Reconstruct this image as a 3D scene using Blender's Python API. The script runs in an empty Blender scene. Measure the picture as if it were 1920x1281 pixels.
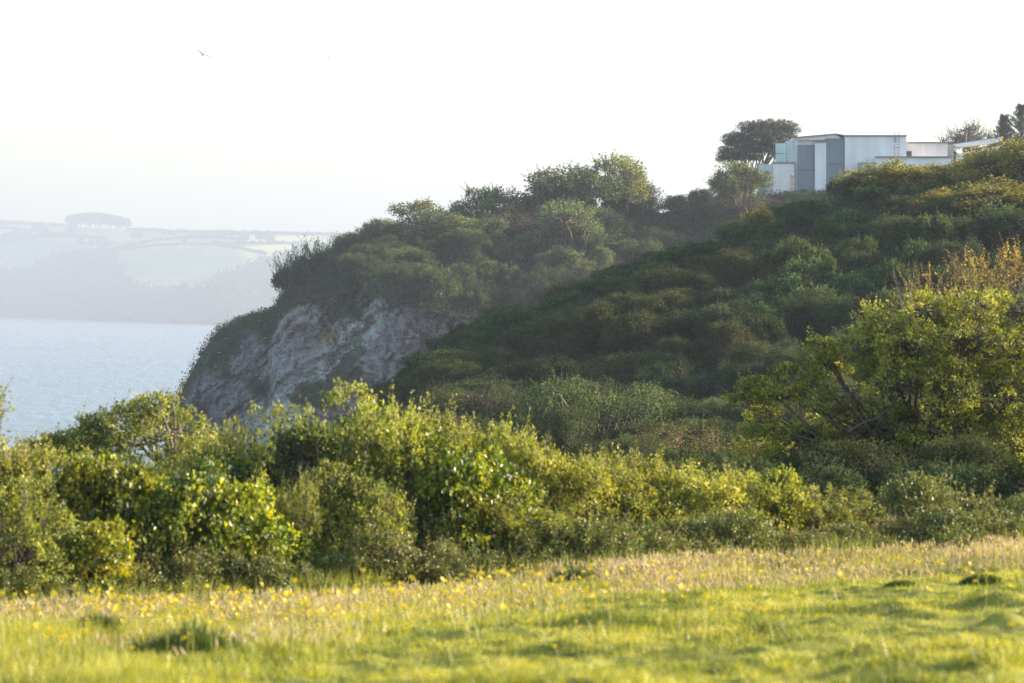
import bpy, math, random
import numpy as np
from mathutils import Vector, Matrix

# ------------------------------------------------------------------ camera, sky, sun
scene = bpy.context.scene
COL = scene.collection
K = 7200.0                    # focal length in pixels of a 1920 px wide frame (135 mm on 36 mm)
CX, HY, CZ = 960.0, 540.0, 70.0   # image centre column, horizon row, camera height above the sea
cam = bpy.data.cameras.new("camera"); camo = bpy.data.objects.new("camera", cam); COL.objects.link(camo)
cam.lens = 135.0; cam.sensor_width = 36.0; cam.clip_start = 0.5; cam.clip_end = 60000
camo.location = (0, 0, CZ); camo.rotation_euler = (math.radians(90) - math.atan((640.5 - HY) / K), 0, 0)
cam.dof.use_dof = True; cam.dof.focus_distance = 330.0; cam.dof.aperture_fstop = 6.3
scene.camera = camo

SUN_AZ, SUN_EL = 74.0, 16.0    # degrees right of the view direction (+Y), above the horizon
w = bpy.data.worlds.new("World"); scene.world = w; w.use_nodes = True
nt = w.node_tree; bg = nt.nodes["Background"]
sky = nt.nodes.new("ShaderNodeTexSky"); sky.sky_type = 'NISHITA'; sky.sun_disc = False
sky.sun_elevation = math.radians(SUN_EL); sky.sun_rotation = math.radians(SUN_AZ)
sky.altitude = 50; sky.air_density = 1.0; sky.dust_density = 2.0; sky.ozone_density = 1.5
nt.links.new(sky.outputs[0], bg.inputs[0]); bg.inputs[1].default_value = 0.132
sun = bpy.data.lights.new("sun", 'SUN'); suno = bpy.data.objects.new("sun", sun); COL.objects.link(suno)
sun.energy = 5.0; sun.angle = math.radians(0.6); sun.color = (1.0, 0.87, 0.66)
sd = Vector((math.sin(math.radians(SUN_AZ)) * math.cos(math.radians(SUN_EL)),
             math.cos(math.radians(SUN_AZ)) * math.cos(math.radians(SUN_EL)), math.sin(math.radians(SUN_EL))))
suno.rotation_euler = sd.to_track_quat('Z', 'Y').to_euler()
suno.location = (60, 20, 90)
vs = scene.view_settings
vs.view_transform = 'Standard'; vs.look = 'None'; vs.gamma = 1.0; vs.exposure = 1.93
cy = scene.cycles
cy.max_bounces = 7; cy.diffuse_bounces = 3; cy.glossy_bounces = 2; cy.transmission_bounces = 4
cy.transparent_max_bounces = 8; cy.volume_bounces = 0
cy.use_denoising = True; cy.denoising_prefilter = 'NONE'
cy.sample_clamp_indirect = 6.0

# ------------------------------------------------------------------ helpers
def P(px, py, Y):
    """world point seen at pixel (px, py) of the 1920 px photograph at distance Y"""
    return np.array([(px - CX) / K * Y, Y, CZ + (HY - py) / K * Y])

def tag(o, label=None, cat=None, group=None, kind=None):
    if label: o['label'] = label
    if cat: o['category'] = cat
    if group: o['group'] = group
    if kind: o['kind'] = kind
    return o

def interp(x, pts):
    a = np.array(pts, float)
    return np.interp(x, a[:, 0], a[:, 1])

def sstep(a, b, x):
    t = np.clip((x - a) / (b - a), 0, 1)
    return t * t * (3 - 2 * t)

def _hash(ix, iy, iz, seed):
    h = (ix.astype(np.int64) * 374761393 + iy.astype(np.int64) * 668265263 + iz.astype(np.int64) * 2147483647 + seed * 1274126177) & 0xffffffff
    h = ((h ^ (h >> 13)) * 1274126177) & 0xffffffff
    h = (h ^ (h >> 16)) & 0xffffffff
    h = (h * 2246822519) & 0xffffffff
    h = h ^ (h >> 15)
    return (h & 0xffffff) / float(0xffffff)

def vnoise(x, y, z=0.0, seed=0):
    x, y, z = np.broadcast_arrays(np.asarray(x, float), np.asarray(y, float), np.asarray(z, float))
    ix, iy, iz = np.floor(x), np.floor(y), np.floor(z)
    fx, fy, fz = x - ix, y - iy, z - iz
    ux, uy, uz = [f * f * (3 - 2 * f) for f in (fx, fy, fz)]
    r = 0
    for dx in (0, 1):
        for dy in (0, 1):
            for dz in (0, 1):
                wgt = (ux if dx else 1 - ux) * (uy if dy else 1 - uy) * (uz if dz else 1 - uz)
                r = r + wgt * _hash(ix + dx, iy + dy, iz + dz, seed)
    return r * 2 - 1

def fbm(x, y, z=0.0, seed=0, oct=4, gain=0.5):
    r, a, f = 0, 1.0, 1.0
    for i in range(oct):
        r = r + a * vnoise(np.asarray(x) * f, np.asarray(y) * f, np.asarray(z) * f, seed + i * 17)
        a *= gain; f *= 2.03
    return r

def unit(v):
    return v / np.maximum(np.linalg.norm(v, axis=-1, keepdims=True), 1e-9)

def mesh(name, V, F, mat, smooth=False, attrs=None):
    V = np.asarray(V, np.float32).reshape(-1, 3); F = np.asarray(F, np.int32)
    n = F.shape[1]
    me = bpy.data.meshes.new(name)
    me.vertices.add(len(V)); me.vertices.foreach_set("co", V.ravel())
    me.loops.add(F.size); me.loops.foreach_set("vertex_index", F.ravel())
    me.polygons.add(len(F)); me.polygons.foreach_set("loop_start", np.arange(0, F.size, n, dtype=np.int32))
    me.polygons.foreach_set("use_smooth", np.full(len(F), bool(smooth)))
    for k, a in (attrs or {}).items():
        a = np.asarray(a, np.float32)
        if a.ndim == 2:
            at = me.attributes.new(k, 'FLOAT_COLOR', 'POINT')
            at.data.foreach_set("color", np.hstack([a, np.ones((len(a), 1), np.float32)]).ravel())
        else:
            at = me.attributes.new(k, 'FLOAT', 'POINT'); at.data.foreach_set("value", a)
    me.update(calc_edges=True)
    if mat: me.materials.append(mat)
    return me

def link(name, me, parent=None):
    o = bpy.data.objects.new(name, me); COL.objects.link(o)
    if parent: o.parent = parent
    return o

def empty(name, loc=(0, 0, 0)):
    o = bpy.data.objects.new(name, None); COL.objects.link(o); o.location = loc
    o.empty_display_size = 0.2
    return o

def grid_faces(nu, nv):
    i = np.arange(nu - 1)[:, None] * nv + np.arange(nv - 1)[None, :]
    return np.stack([i, i + nv, i + nv + 1, i + 1], -1).reshape(-1, 4)

class Quads:
    """collects quads of one mesh"""
    def __init__(s): s.V, s.F, s.T, s.n = [], [], [], 0
    def add(s, V, F, tone=0.5):
        V = np.asarray(V, float).reshape(-1, 3)
        s.V.append(V); s.F.append(np.asarray(F, int).reshape(-1, 4) + s.n)
        s.T.append(np.broadcast_to(np.asarray(tone, float), (len(V),))); s.n += len(V)
    def box(s, x0, x1, y0, y1, z0, z1):
        V = [(x, y, z) for x in (x0, x1) for y in (y0, y1) for z in (z0, z1)]
        s.add(V, [(0, 1, 3, 2), (4, 6, 7, 5), (0, 4, 5, 1), (2, 3, 7, 6), (0, 2, 6, 4), (1, 5, 7, 3)])
    def tube(s, pts, rad, sides=5, tone=0.5):
        pts = np.asarray(pts, float); m = len(pts)
        rad = np.broadcast_to(np.asarray(rad, float), (m,))
        t = unit(np.gradient(pts, axis=0))
        ref = np.array([0.31, 0.93, 0.2]); a = unit(np.cross(t, ref)); b = np.cross(t, a)
        ang = np.linspace(0, 2 * np.pi, sides, endpoint=False)
        ring = pts[:, None] + rad[:, None, None] * (np.cos(ang)[None, :, None] * a[:, None] + np.sin(ang)[None, :, None] * b[:, None])
        F = []
        for i in range(m - 1):
            for j in range(sides):
                k = (j + 1) % sides
                F.append((i * sides + j, i * sides + k, (i + 1) * sides + k, (i + 1) * sides + j))
        s.add(ring, F, tone)
    def leaves(s, Pb, A, N, L, W, tone, fold=0.18):
        """one folded rhombic leaf per row"""
        A = unit(A); S = unit(np.cross(A, N)); Nn = np.cross(S, A)
        L = np.broadcast_to(np.asarray(L, float), (len(Pb),))[:, None]; Wd = np.broadcast_to(np.asarray(W, float), (len(Pb),))[:, None]
        q = np.stack([Pb, Pb + A * L * .45 + S * Wd * .5 + Nn * Wd * fold, Pb + A * L, Pb + A * L * .45 - S * Wd * .5 + Nn * Wd * fold], 1)
        n = len(Pb)
        s.add(q, np.arange(n * 4).reshape(n, 4), np.repeat(np.broadcast_to(tone, (n,)), 4))
    def mesh(s, name, mat, smooth=False):
        return mesh(name, np.vstack(s.V), np.vstack(s.F), mat, smooth, {"tone": np.concatenate(s.T)})

# ------------------------------------------------------------------ materials
def newmat(name):
    m = bpy.data.materials.new(name); m.use_nodes = True
    nt = m.node_tree; b = nt.nodes["Principled BSDF"]
    return m, nt, b, nt.nodes["Material Output"]

def nd(nt, t, **kw):
    n = nt.nodes.new(t)
    for k, v in kw.items(): setattr(n, k, v)
    return n

def ramp(nt, stops, fac=None):
    r = nt.nodes.new("ShaderNodeValToRGB"); e = r.color_ramp.elements
    while len(e) < len(stops): e.new(0.5)
    for i, (p, c) in enumerate(stops): e[i].position = p; e[i].color = (*c, 1)
    if fac is not None: nt.links.new(fac, r.inputs[0])
    return r

def foliage_mat(name, stops, rough=0.55, spec=0.4, trans=0.35, tcol=(1.25, 1.15, 0.45), vary=0.12):
    m, nt, b, out = newmat(name)
    at = nd(nt, "ShaderNodeAttribute", attribute_name="tone")
    rp = ramp(nt, stops, at.outputs["Fac"])
    oi = nd(nt, "ShaderNodeObjectInfo")
    hs = nd(nt, "ShaderNodeHueSaturation")
    mr = nd(nt, "ShaderNodeMapRange"); mr.inputs[3].default_value = 1 - vary * 1.6; mr.inputs[4].default_value = 1 + vary * 1.6
    nt.links.new(oi.outputs["Random"], mr.inputs[0]); nt.links.new(mr.outputs[0], hs.inputs["Value"])
    mh = nd(nt, "ShaderNodeMapRange"); mh.inputs[3].default_value = 0.5 - vary * .12; mh.inputs[4].default_value = 0.5 + vary * .12
    mu = nd(nt, "ShaderNodeMath", operation='MULTIPLY'); mu.inputs[1].default_value = 7.31
    fr = nd(nt, "ShaderNodeMath", operation='FRACT')
    nt.links.new(oi.outputs["Random"], mu.inputs[0]); nt.links.new(mu.outputs[0], fr.inputs[0]); nt.links.new(fr.outputs[0], mh.inputs[0])
    nt.links.new(mh.outputs[0], hs.inputs["Hue"]); nt.links.new(rp.outputs[0], hs.inputs["Color"])
    nt.links.new(hs.outputs[0], b.inputs["Base Color"])
    b.inputs["Roughness"].default_value = rough; b.inputs["Specular IOR Level"].default_value = spec
    tr = nd(nt, "ShaderNodeBsdfTranslucent")
    vm = nd(nt, "ShaderNodeVectorMath", operation='MULTIPLY'); vm.inputs[1].default_value = tcol
    nt.links.new(hs.outputs[0], vm.inputs[0]); nt.links.new(vm.outputs[0], tr.inputs[0])
    mx = nd(nt, "ShaderNodeMixShader"); mx.inputs[0].default_value = trans
    nt.links.new(b.outputs[0], mx.inputs[1]); nt.links.new(tr.outputs[0], mx.inputs[2]); nt.links.new(mx.outputs[0], out.inputs[0])
    return m

def plain_mat(name, col, rough=0.6, spec=0.3, noise=0.15, scale=3.0, metal=0.0):
    m, nt, b, out = newmat(name)
    tc = nd(nt, "ShaderNodeTexCoord"); nz = nd(nt, "ShaderNodeTexNoise"); nz.inputs["Scale"].default_value = scale; nz.inputs["Detail"].default_value = 5
    nt.links.new(tc.outputs["Object"], nz.inputs["Vector"])
    c = np.array(col)
    rp = ramp(nt, [(0.3, tuple(c * (1 - noise))), (0.7, tuple(np.minimum(c * (1 + noise), 1)))], nz.outputs["Fac"])
    nt.links.new(rp.outputs[0], b.inputs["Base Color"])
    b.inputs["Roughness"].default_value = rough; b.inputs["Specular IOR Level"].default_value = spec; b.inputs["Metallic"].default_value = metal
    return m

M = {}
M['bark'] = plain_mat("bark", (0.13, 0.105, 0.08), 0.9, 0.1, 0.35, 8)
M['grey_bark'] = plain_mat("grey_bark", (0.16, 0.14, 0.12), 0.9, 0.1, 0.35, 8)
M['thorn_leaf'] = foliage_mat("thorn_leaf", [(0, (.06, .085, .018)), (.5, (.185, .21, .034)), (1, (.38, .37, .065))], .5, .45, .38)
M['yellow_leaf'] = foliage_mat("yellow_leaf", [(0, (.08, .105, .02)), (.5, (.23, .26, .038)), (1, (.44, .42, .075))], .5, .4, .42)
M['sunlit_leaf'] = foliage_mat("sunlit_leaf", [(0, (.08, .115, .02)), (.5, (.25, .30, .04)), (1, (.46, .47, .07))], .5, .4, .45)
M['ivy_leaf'] = foliage_mat("ivy_leaf", [(0, (.035, .055, .014)), (.4, (.09, .125, .018)), (.7, (.25, .27, .025)), (1, (.44, .38, .035))], .42, .4, .34, (1.5, 1.5, .3))
M['bramble_leaf'] = foliage_mat("bramble_leaf", [(0, (.05, .065, .02)), (.5, (.13, .155, .034)), (.85, (.22, .24, .05)), (1, (.25, .22, .065))], .45, .4, .28)
M['dark_leaf'] = foliage_mat("dark_leaf", [(0, (.028, .036, .018)), (.5, (.05, .064, .026)), (1, (.095, .115, .035))], .75, .15, .28)
M['scrub_leaf'] = foliage_mat("scrub_leaf", [(0, (.024, .036, .018)), (.5, (.042, .062, .028)), (1, (.075, .11, .04))], .75, .15, .25)
M['brown_leaf'] = foliage_mat("brown_leaf", [(0, (.030, .032, .021)), (.5, (.048, .054, .031)), (1, (.078, .088, .042))], .75, .15, .22)
M['green_leaf'] = foliage_mat("green_leaf", [(0, (.028, .052, .02)), (.5, (.05, .095, .032)), (1, (.095, .165, .05))], .75, .15, .3)
M['pale_leaf'] = foliage_mat("pale_leaf", [(0, (.035, .052, .024)), (.5, (.06, .085, .035)), (1, (.11, .14, .055))], .75, .15, .28)
M['tree_green'] = foliage_mat("tree_green", [(0, (.04, .058, .022)), (.5, (.08, .115, .036)), (1, (.18, .22, .055))], .5, .35, .36)
M['tree_leaf'] = foliage_mat("tree_leaf", [(0, (.05, .065, .022)), (.5, (.12, .145, .035)), (1, (.24, .25, .06))], .5, .35, .38)
M['gold_leaf'] = foliage_mat("gold_leaf", [(0, (.10, .10, .02)), (.5, (.20, .19, .03)), (1, (.32, .27, .05))], .5, .4, .45)
M['orange_leaf'] = foliage_mat("orange_leaf", [(0, (.12, .075, .035)), (.5, (.26, .17, .05)), (1, (.45, .36, .05))], .5, .4, .42, (1.2, 1.05, .5))
M['golden_brown'] = foliage_mat("golden_brown", [(0, (.05, .055, .025)), (.7, (.10, .10, .035)), (.9, (.22, .17, .05)), (1, (.38, .26, .05))], .6, .3, .35)
M['pine_leaf'] = foliage_mat("pine_leaf", [(0, (.03, .035, .026)), (.5, (.045, .052, .036)), (1, (.06, .075, .05))], .6, .3, .15)
M['petal'] = foliage_mat("petal", [(0, (.72, .56, .012)), (.5, (.82, .67, .015)), (1, (.88, .75, .03))], .35, .5, .3, (1.1, 1.0, .4), .03)
M['grass'] = foliage_mat("grass", [(0, (.065, .095, .02)), (.4, (.215, .235, .034)), (.75, (.38, .36, .06)), (1, (.50, .42, .14))], .5, .35, .42, (1.2, 1.15, .4), 0)
M['tussock_grass'] = foliage_mat("tussock_grass", [(0, (.04, .06, .016)), (.5, (.085, .12, .03)), (1, (.19, .22, .05))], .5, .3, .3, (1.2, 1.15, .4), 0)
M['straw'] = foliage_mat("straw", [(0, (.15, .16, .045)), (.35, (.30, .28, .11)), (.75, (.46, .39, .21)), (1, (.58, .48, .30))], .6, .3, .38, (1.1, 1.0, .7), 0)

# ------------------------------------------------------------------ terrain functions
CREST = [(-200, 2600), (400, 1750), (600, 1120), (700, 830), (730, 765), (760, 735), (800, 705), (850, 668), (880, 640), (930, 625), (985, 618), (1040, 595),
         (1100, 556), (1200, 524), (1300, 486), (1360, 462), (1420, 432), (1480, 412), (1550, 390), (1600, 366), (1650, 356),
         (1750, 352), (1800, 345), (1860, 335), (1920, 322), (2100, 290), (2600, 250), (3600, 240)]
def ground_z(x, y):
    x = np.asarray(x, float); y = np.asarray(y, float)
    h = 1.6 + .062 * (np.clip(y, -60, 40) - 15.5) - .065 * x * np.clip(y, 0, 60) / 40.0 * np.where(np.abs(x) < 12, 1, 12 / np.maximum(np.abs(x), 12))
    h = h + interp(y, [(0, 0), (40, 0), (60, .75), (100, 2.4), (160, 4.9), (400, 4.9)])
    base = CZ - h
    pxc = CX + x / 240.0 * K
    zc = CZ + (HY - interp(pxc, CREST)) / K * 240.0
    t = sstep(0, 1, (y - 150) / 90.0) * .35 + np.clip((y - 150) / 90.0, 0, 1) * .65
    valley = base - 26 * sstep(-2, -26, x + (y - 60) * .0) * sstep(48, 95, y) 
    z = valley * (1 - t) + zc * t
    z = z - sstep(240, 360, y) * (zc + 4) * 1.0
    z = z + .5 * fbm(x * .12 + y * .05, y * .035, seed=4, oct=3) * sstep(70, 120, y) * sstep(400, 240, y)
    return z

def meadow_z(x, y):
    bumps = .035 * fbm(x * 2.6, y * 1.6, seed=11, oct=3) + .034 * np.maximum(-.3, fbm(x * 4.2, y * 3.4, seed=13, oct=2)) * sstep(34, 28, y) + .045 * fbm(x * .5, y * .5, seed=12, oct=2)
    tus = np.maximum(0, vnoise(x * 1.5, y * 1.2, seed=21) - .35) * .05
    return ground_z(x, y) + bumps + tus

# ------------------------------------------------------------------ meadow and hillside ground
def ground_mat(name, stops, scale, bump=0.3):
    m, nt, b, out = newmat(name)
    tc = nd(nt, "ShaderNodeTexCoord"); nz = nd(nt, "ShaderNodeTexNoise"); nz.inputs["Scale"].default_value = scale; nz.inputs["Detail"].default_value = 8
    nz.inputs["Roughness"].default_value = .65
    nt.links.new(tc.outputs["Object"], nz.inputs["Vector"])
    rp = ramp(nt, stops, nz.outputs["Fac"]); nt.links.new(rp.outputs[0], b.inputs["Base Color"])
    bp = nd(nt, "ShaderNodeBump"); bp.inputs["Strength"].default_value = bump; bp.inputs["Distance"].default_value = .1
    nt.links.new(nz.outputs["Fac"], bp.inputs["Height"]); nt.links.new(bp.outputs[0], b.inputs["Normal"])
    b.inputs["Roughness"].default_value = .95; b.inputs["Specular IOR Level"].default_value = .1
    return m
M['turf'] = ground_mat("turf", [(.3, (.10, .10, .03)), (.5, (.20, .20, .03)), (.7, (.28, .25, .05))], 6.0)
M['soil'] = ground_mat("scrub_soil", [(.3, (.025, .028, .016)), (.55, (.04, .045, .022)), (.75, (.06, .062, .03))], .8)

def sheet(name, xs, ys, zf, mat, kind='structure'):
    X, Y = np.meshgrid(xs, ys, indexing='ij')
    o = link(name, mesh(name, np.stack([X, Y, zf(X, Y)], -1), grid_faces(len(xs), len(ys)), mat, True))
    return tag(o, kind=kind)
sheet("meadow_ground", np.concatenate([np.linspace(-60, -9, 30), np.linspace(-8.8, 8.8, 400), np.linspace(9, 60, 30)]),
      np.concatenate([np.linspace(-40, 10, 20), np.linspace(10.3, 44, 620)]), meadow_z, M['turf'])
sheet("hillside_ground", np.concatenate([np.linspace(-160, -32, 40), np.linspace(-30, 60, 150), np.linspace(62, 220, 50)]),
      np.concatenate([np.linspace(43.7, 120, 60), np.linspace(121, 300, 130), np.linspace(303, 380, 20)]),
      lambda x, y: ground_z(x, y) - .05 * sstep(46, 43, y), M['soil'])

# ------------------------------------------------------------------ sea
m, nt, b, out = newmat("sea_water"); M['sea'] = m
tc = nd(nt, "ShaderNodeTexCoord"); mp = nd(nt, "ShaderNodeMapping"); mp.inputs["Scale"].default_value = (.10, .022, 1); mp.inputs["Rotation"].default_value = (0, 0, .25)
nz = nd(nt, "ShaderNodeTexNoise"); nz.inputs["Scale"].default_value = 1.0; nz.inputs["Detail"].default_value = 6; nz.inputs["Roughness"].default_value = .6
nt.links.new(tc.outputs["Object"], mp.inputs[0]); nt.links.new(mp.outputs[0], nz.inputs[0])
nz2 = nd(nt, "ShaderNodeTexNoise"); nz2.inputs["Scale"].default_value = .0035; nz2.inputs["Detail"].default_value = 3
nt.links.new(tc.outputs["Object"], nz2.inputs[0])
ms = nd(nt, "ShaderNodeMapRange"); ms.inputs[1].default_value = .35; ms.inputs[2].default_value = .65; ms.inputs[3].default_value = .5; ms.inputs[4].default_value = 1.0
nt.links.new(nz2.outputs["Fac"], ms.inputs[0])
bp = nd(nt, "ShaderNodeBump"); bp.inputs["Distance"].default_value = 22.0
nt.links.new(ms.outputs[0], bp.inputs["Strength"]); nt.links.new(nz.outputs["Fac"], bp.inputs["Height"]); nt.links.new(bp.outputs[0], b.inputs["Normal"])
b.inputs["Base Color"].default_value = (.06, .10, .14, 1); b.inputs["Roughness"].default_value = .25; b.inputs["IOR"].default_value = 1.33
xs = np.linspace(-9000, 9000, 60); ys = np.linspace(120, 9500, 60)
sheet("sea", xs, ys, lambda x, y: x * 0, M['sea'])

# ------------------------------------------------------------------ plant generator
def rdir(rng, n):
    return unit(rng.normal(size=(n, 3)))

def plant(seed, lobes, clump_r, spacing, per, leaf, aspect=.6, shoots=0, shoot_len=.3, up=.25, inner=.5, gap=-.35, gfreq=1.5,
          base=((0, 0, 0),), trunk_r=.05, flat=1.0, droop=0.0, twig=.35, under=-.35, sleaf=1.0, lean=(0, 0)):
    rng = np.random.default_rng(seed)
    Fo, Br = Quads(), Quads()
    C, Nn, Lc = [], [], []
    lobes = np.array(lobes, float)
    for li, l in enumerate(lobes):
        c, r = l[:3], l[3:6]
        area = 4 * np.pi * ((r[0] * r[1] + r[0] * r[2] + r[1] * r[2]) / 3)
        for frac, rad in ((1.0, 1.0), (inner, .62)):
            n = max(3, int(area / spacing ** 2 * frac))
            d = rdir(rng, n)
            p = c + d * r * rad * (.82 + .3 * rng.random((n, 1)))
            keep = (d[:, 2] > under - .3 * rng.random(n)) & (p[:, 2] > .01)
            for lj, l2 in enumerate(lobes):
                if lj != li:
                    keep &= (np.sum(((p - l2[:3]) / l2[3:6]) ** 2, 1) > .45) | (rng.random(n) < .12)
            g = vnoise(p[:, 0] * gfreq + 9.1, p[:, 1] * gfreq, p[:, 2] * gfreq * 1.3, seed) 
            keep &= g > gap
            p, d = p[keep], d[keep]
            C.append(p); Nn.append(unit(d / r)); Lc.append(np.repeat(c[None], len(p), 0))
    C, Nn, Lc = np.vstack(C), np.vstack(Nn), np.vstack(Lc)
    n = len(C)
    ctone = .5 + .30 * rng.normal(size=n) + .2 * vnoise(C[:, 0] * gfreq, C[:, 1] * gfreq, C[:, 2] * gfreq, seed + 5)
    idx = np.repeat(np.arange(n), per)
    off = rdir(rng, len(idx)) * (rng.random((len(idx), 1)) ** .45) * clump_r * 1.55 * (.5 + .8 * rng.random(n))[idx][:, None]
    off[:, 2] *= flat
    p = C[idx] + off
    A = Nn[idx] * .55 + rng.normal(size=p.shape) * .75 + np.array([lean[0], lean[1], up - droop])
    Nrm = Nn[idx] * .6 + rng.normal(size=p.shape) * .7 + np.array([0, 0, .5])
    sz = leaf * (.6 + .75 * rng.random(len(p)))
    Fo.leaves(p, A, Nrm, sz, sz * aspect, np.clip(ctone[idx] + .11 * rng.normal(size=len(p)), 0, 1))
    base = np.array(base, float)
    # limbs from the base to each lobe and twigs out to the clumps
    size = np.max(lobes[:, 3:6])
    for l in lobes:
        b0 = base[rng.integers(len(base))]
        t = np.linspace(0, 1, 7)[:, None]
        mid = (b0 + l[:3]) / 2 + rng.normal(size=3) * size * .16
        pts = (1 - t) ** 2 * b0 + 2 * t * (1 - t) * mid + t ** 2 * l[:3]
        pts[1:-1] += rng.normal(size=(5, 3)) * size * .03
        Br.tube(pts, trunk_r * (1 - .72 * t[:, 0]), 6)
    sel = np.where(rng.random(n) < twig)[0]
    for i in sel:
        t = np.linspace(0, 1, 4)[:, None]
        s0 = Lc[i] * .8 + C[i] * .2 + rng.normal(size=3) * size * .05
        pts = s0 * (1 - t) + C[i] * t + rng.normal(size=(4, 3)) * size * .05 * (t * (1 - t) * 4)
        Br.tube(pts, trunk_r * .26 * (1 - .8 * t[:, 0]), 3)
    if shoots:
        wgt = np.clip(Nn[:, 2] + .25, 0, None) ** 1.5 + 1e-6
        ii = rng.choice(n, min(shoots, n), replace=False, p=wgt / wgt.sum())
        for i in ii:
            L = shoot_len * (.5 + .9 * rng.random())
            dr = unit(Nn[i] * .55 + np.array([lean[0], lean[1], 1.0]) + rng.normal(size=3) * .28)
            s0 = C[i] - dr * L * .25
            bend = rng.normal(size=3) * L * .12
            t = np.linspace(0, 1, 5)[:, None]
            Br.tube(s0 + dr * L * t + bend * t * t, leaf * .10 * (1.15 - t[:, 0]), 3)
            k = int(5 + L / (leaf * sleaf) * 2.4)
            tt = rng.random((k, 1)) ** .8
            pp = s0 + dr * L * tt + bend * tt * tt + rng.normal(size=(k, 3)) * leaf * .18
            AA = dr * .6 + rng.normal(size=(k, 3)) * .8
            sz = leaf * sleaf * (.45 + .6 * rng.random(k)) * (1.1 - .4 * tt[:, 0])
            Fo.leaves(pp, AA, rng.normal(size=(k, 3)) + (0, 0, .6), sz, sz * aspect, np.clip(ctone[i] + .15 + .15 * rng.normal(size=k), 0, 1))
    return Fo, Br

def dome(seed, w, h, n=7, spread=.55, low=.3, rs=(.28, .42), sub=16):
    """lobes of a shrub that reaches the ground: width w, height h"""
    r = np.random.default_rng(seed + 1000)
    L = [(0, 0, h * .42, w * .36, w * .36, h * .42)]
    for i in range(n):
        a = 2 * np.pi * (i + .5 * r.random()) / n; q = spread * (.6 + .5 * r.random())
        rr = w * (rs[0] + (rs[1] - rs[0]) * r.random()) * .6
        zc = h * (low + (.82 - low) * r.random() * (1.1 - q))
        L.append((np.cos(a) * w * .5 * q, np.sin(a) * w * .5 * q, zc, rr, rr, min(h - zc, rr * 1.1) * .98 + .02 * h))
    big = list(L)
    for i in range(sub):
        c = big[r.integers(len(big))]; d = r.normal(size=3); d[2] = abs(d[2]) * .9 + .1; d /= np.linalg.norm(d)
        rr = w * (.07 + .08 * r.random())
        L.append((c[0] + d[0] * c[3] * .95, c[1] + d[1] * c[4] * .95, c[2] + d[2] * c[5] * .95, rr, rr, rr * (.7 + .5 * r.random())))
    return L

PROTO = {}; PS, SZ, TS = {}, {}, {}
def proto(key, name, mat, bark='bark', **kw):
    Fo, Br = plant(**kw)
    V = np.vstack(Fo.V); q = np.percentile(V, [2, 98], axis=0)
    for d_ in (PS, SZ, TS): d_[key] = (float((q[1, 0] - q[0, 0] + q[1, 1] - q[0, 1]) / 2), float(np.percentile(V[:, 2], 99)))
    PROTO[key] = (name, Fo.mesh(name + "_foliage", M[mat]), Br.mesh(name + "_branches", M[bark], True))

def put(key, loc, scale=(1, 1, 1), rz=0, label=None, cat='shrub', group=None, name=None, tilt=(0, 0), parts=('foliage', 'branches')):
    nm, f, b = PROTO[key]
    r = empty(name or nm, loc); r.scale = scale; r.rotation_euler = (tilt[0], tilt[1], rz)
    link(parts[0], f, r); link(parts[1], b, r)
    return tag(r, label, cat, group)

# ------------------------------------------------------------------ shrub and tree prototypes
D3 = lambda s, w, h, n=7, **k: dome(s, w, h, n, **k)
proto('thorn1', 'blackthorn_bush', 'thorn_leaf', seed=1, lobes=D3(1, 1.6, 1.6), clump_r=.055, spacing=.118, per=17, leaf=.034, shoots=55, shoot_len=.24, gap=-.22, gfreq=3, trunk_r=.022)
proto('thorn2', 'blackthorn_bush', 'thorn_leaf', seed=2, lobes=D3(2, 1.7, 1.5, 8), clump_r=.055, spacing=.118, per=17, leaf=.036, shoots=50, shoot_len=.24, gap=-.22, gfreq=3, trunk_r=.022)
proto('yellow1', 'hawthorn_bush', 'yellow_leaf', seed=3, lobes=D3(3, 1.6, 1.6, 8), clump_r=.055, spacing=.118, per=17, leaf=.036, shoots=90, shoot_len=.26, gap=-.22, gfreq=3, trunk_r=.02)
proto('yellow2', 'hawthorn_bush', 'yellow_leaf', seed=4, lobes=D3(4, 1.5, 1.5, 6), clump_r=.055, spacing=.118, per=17, leaf=.034, shoots=85, shoot_len=.24, gap=-.22, gfreq=3, trunk_r=.02)
proto('ivy1', 'ivy_clump', 'ivy_leaf', seed=5, lobes=D3(5, 1.4, 1.3, 8, rs=(.3, .5)), clump_r=.075, spacing=.12, per=15, leaf=.05, aspect=.8, shoots=18, shoot_len=.16, droop=.45, gap=-.25, gfreq=2.2, trunk_r=.02, flat=.7)
proto('ivy2', 'ivy_clump', 'ivy_leaf', seed=6, lobes=D3(6, 1.4, 1.2, 7, rs=(.3, .5)), clump_r=.08, spacing=.12, per=15, leaf=.047, aspect=.8, shoots=20, shoot_len=.16, droop=.4, gap=-.2, gfreq=2.0, trunk_r=.02, flat=.7)
proto('bramble1', 'bramble_bush', 'bramble_leaf', seed=7, lobes=D3(7, 1.5, .95, 8), clump_r=.06, spacing=.11, per=11, leaf=.038, aspect=.75, shoots=55, shoot_len=.26, gap=-.28, gfreq=2.5, trunk_r=.014, twig=.5)
proto('bramble2', 'bramble_bush', 'bramble_leaf', seed=8, lobes=D3(8, 1.6, .9, 9), clump_r=.06, spacing=.11, per=11, leaf=.036, aspect=.75, shoots=60, shoot_len=.28, gap=-.25, gfreq=2.8, trunk_r=.014, twig=.5)
proto('dark1', 'thorn_bush', 'dark_leaf', seed=9, lobes=D3(9, 1.7, 1.5, 8), clump_r=.055, spacing=.118, per=17, leaf=.034, shoots=40, shoot_len=.22, trunk_r=.025, twig=.5)
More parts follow.
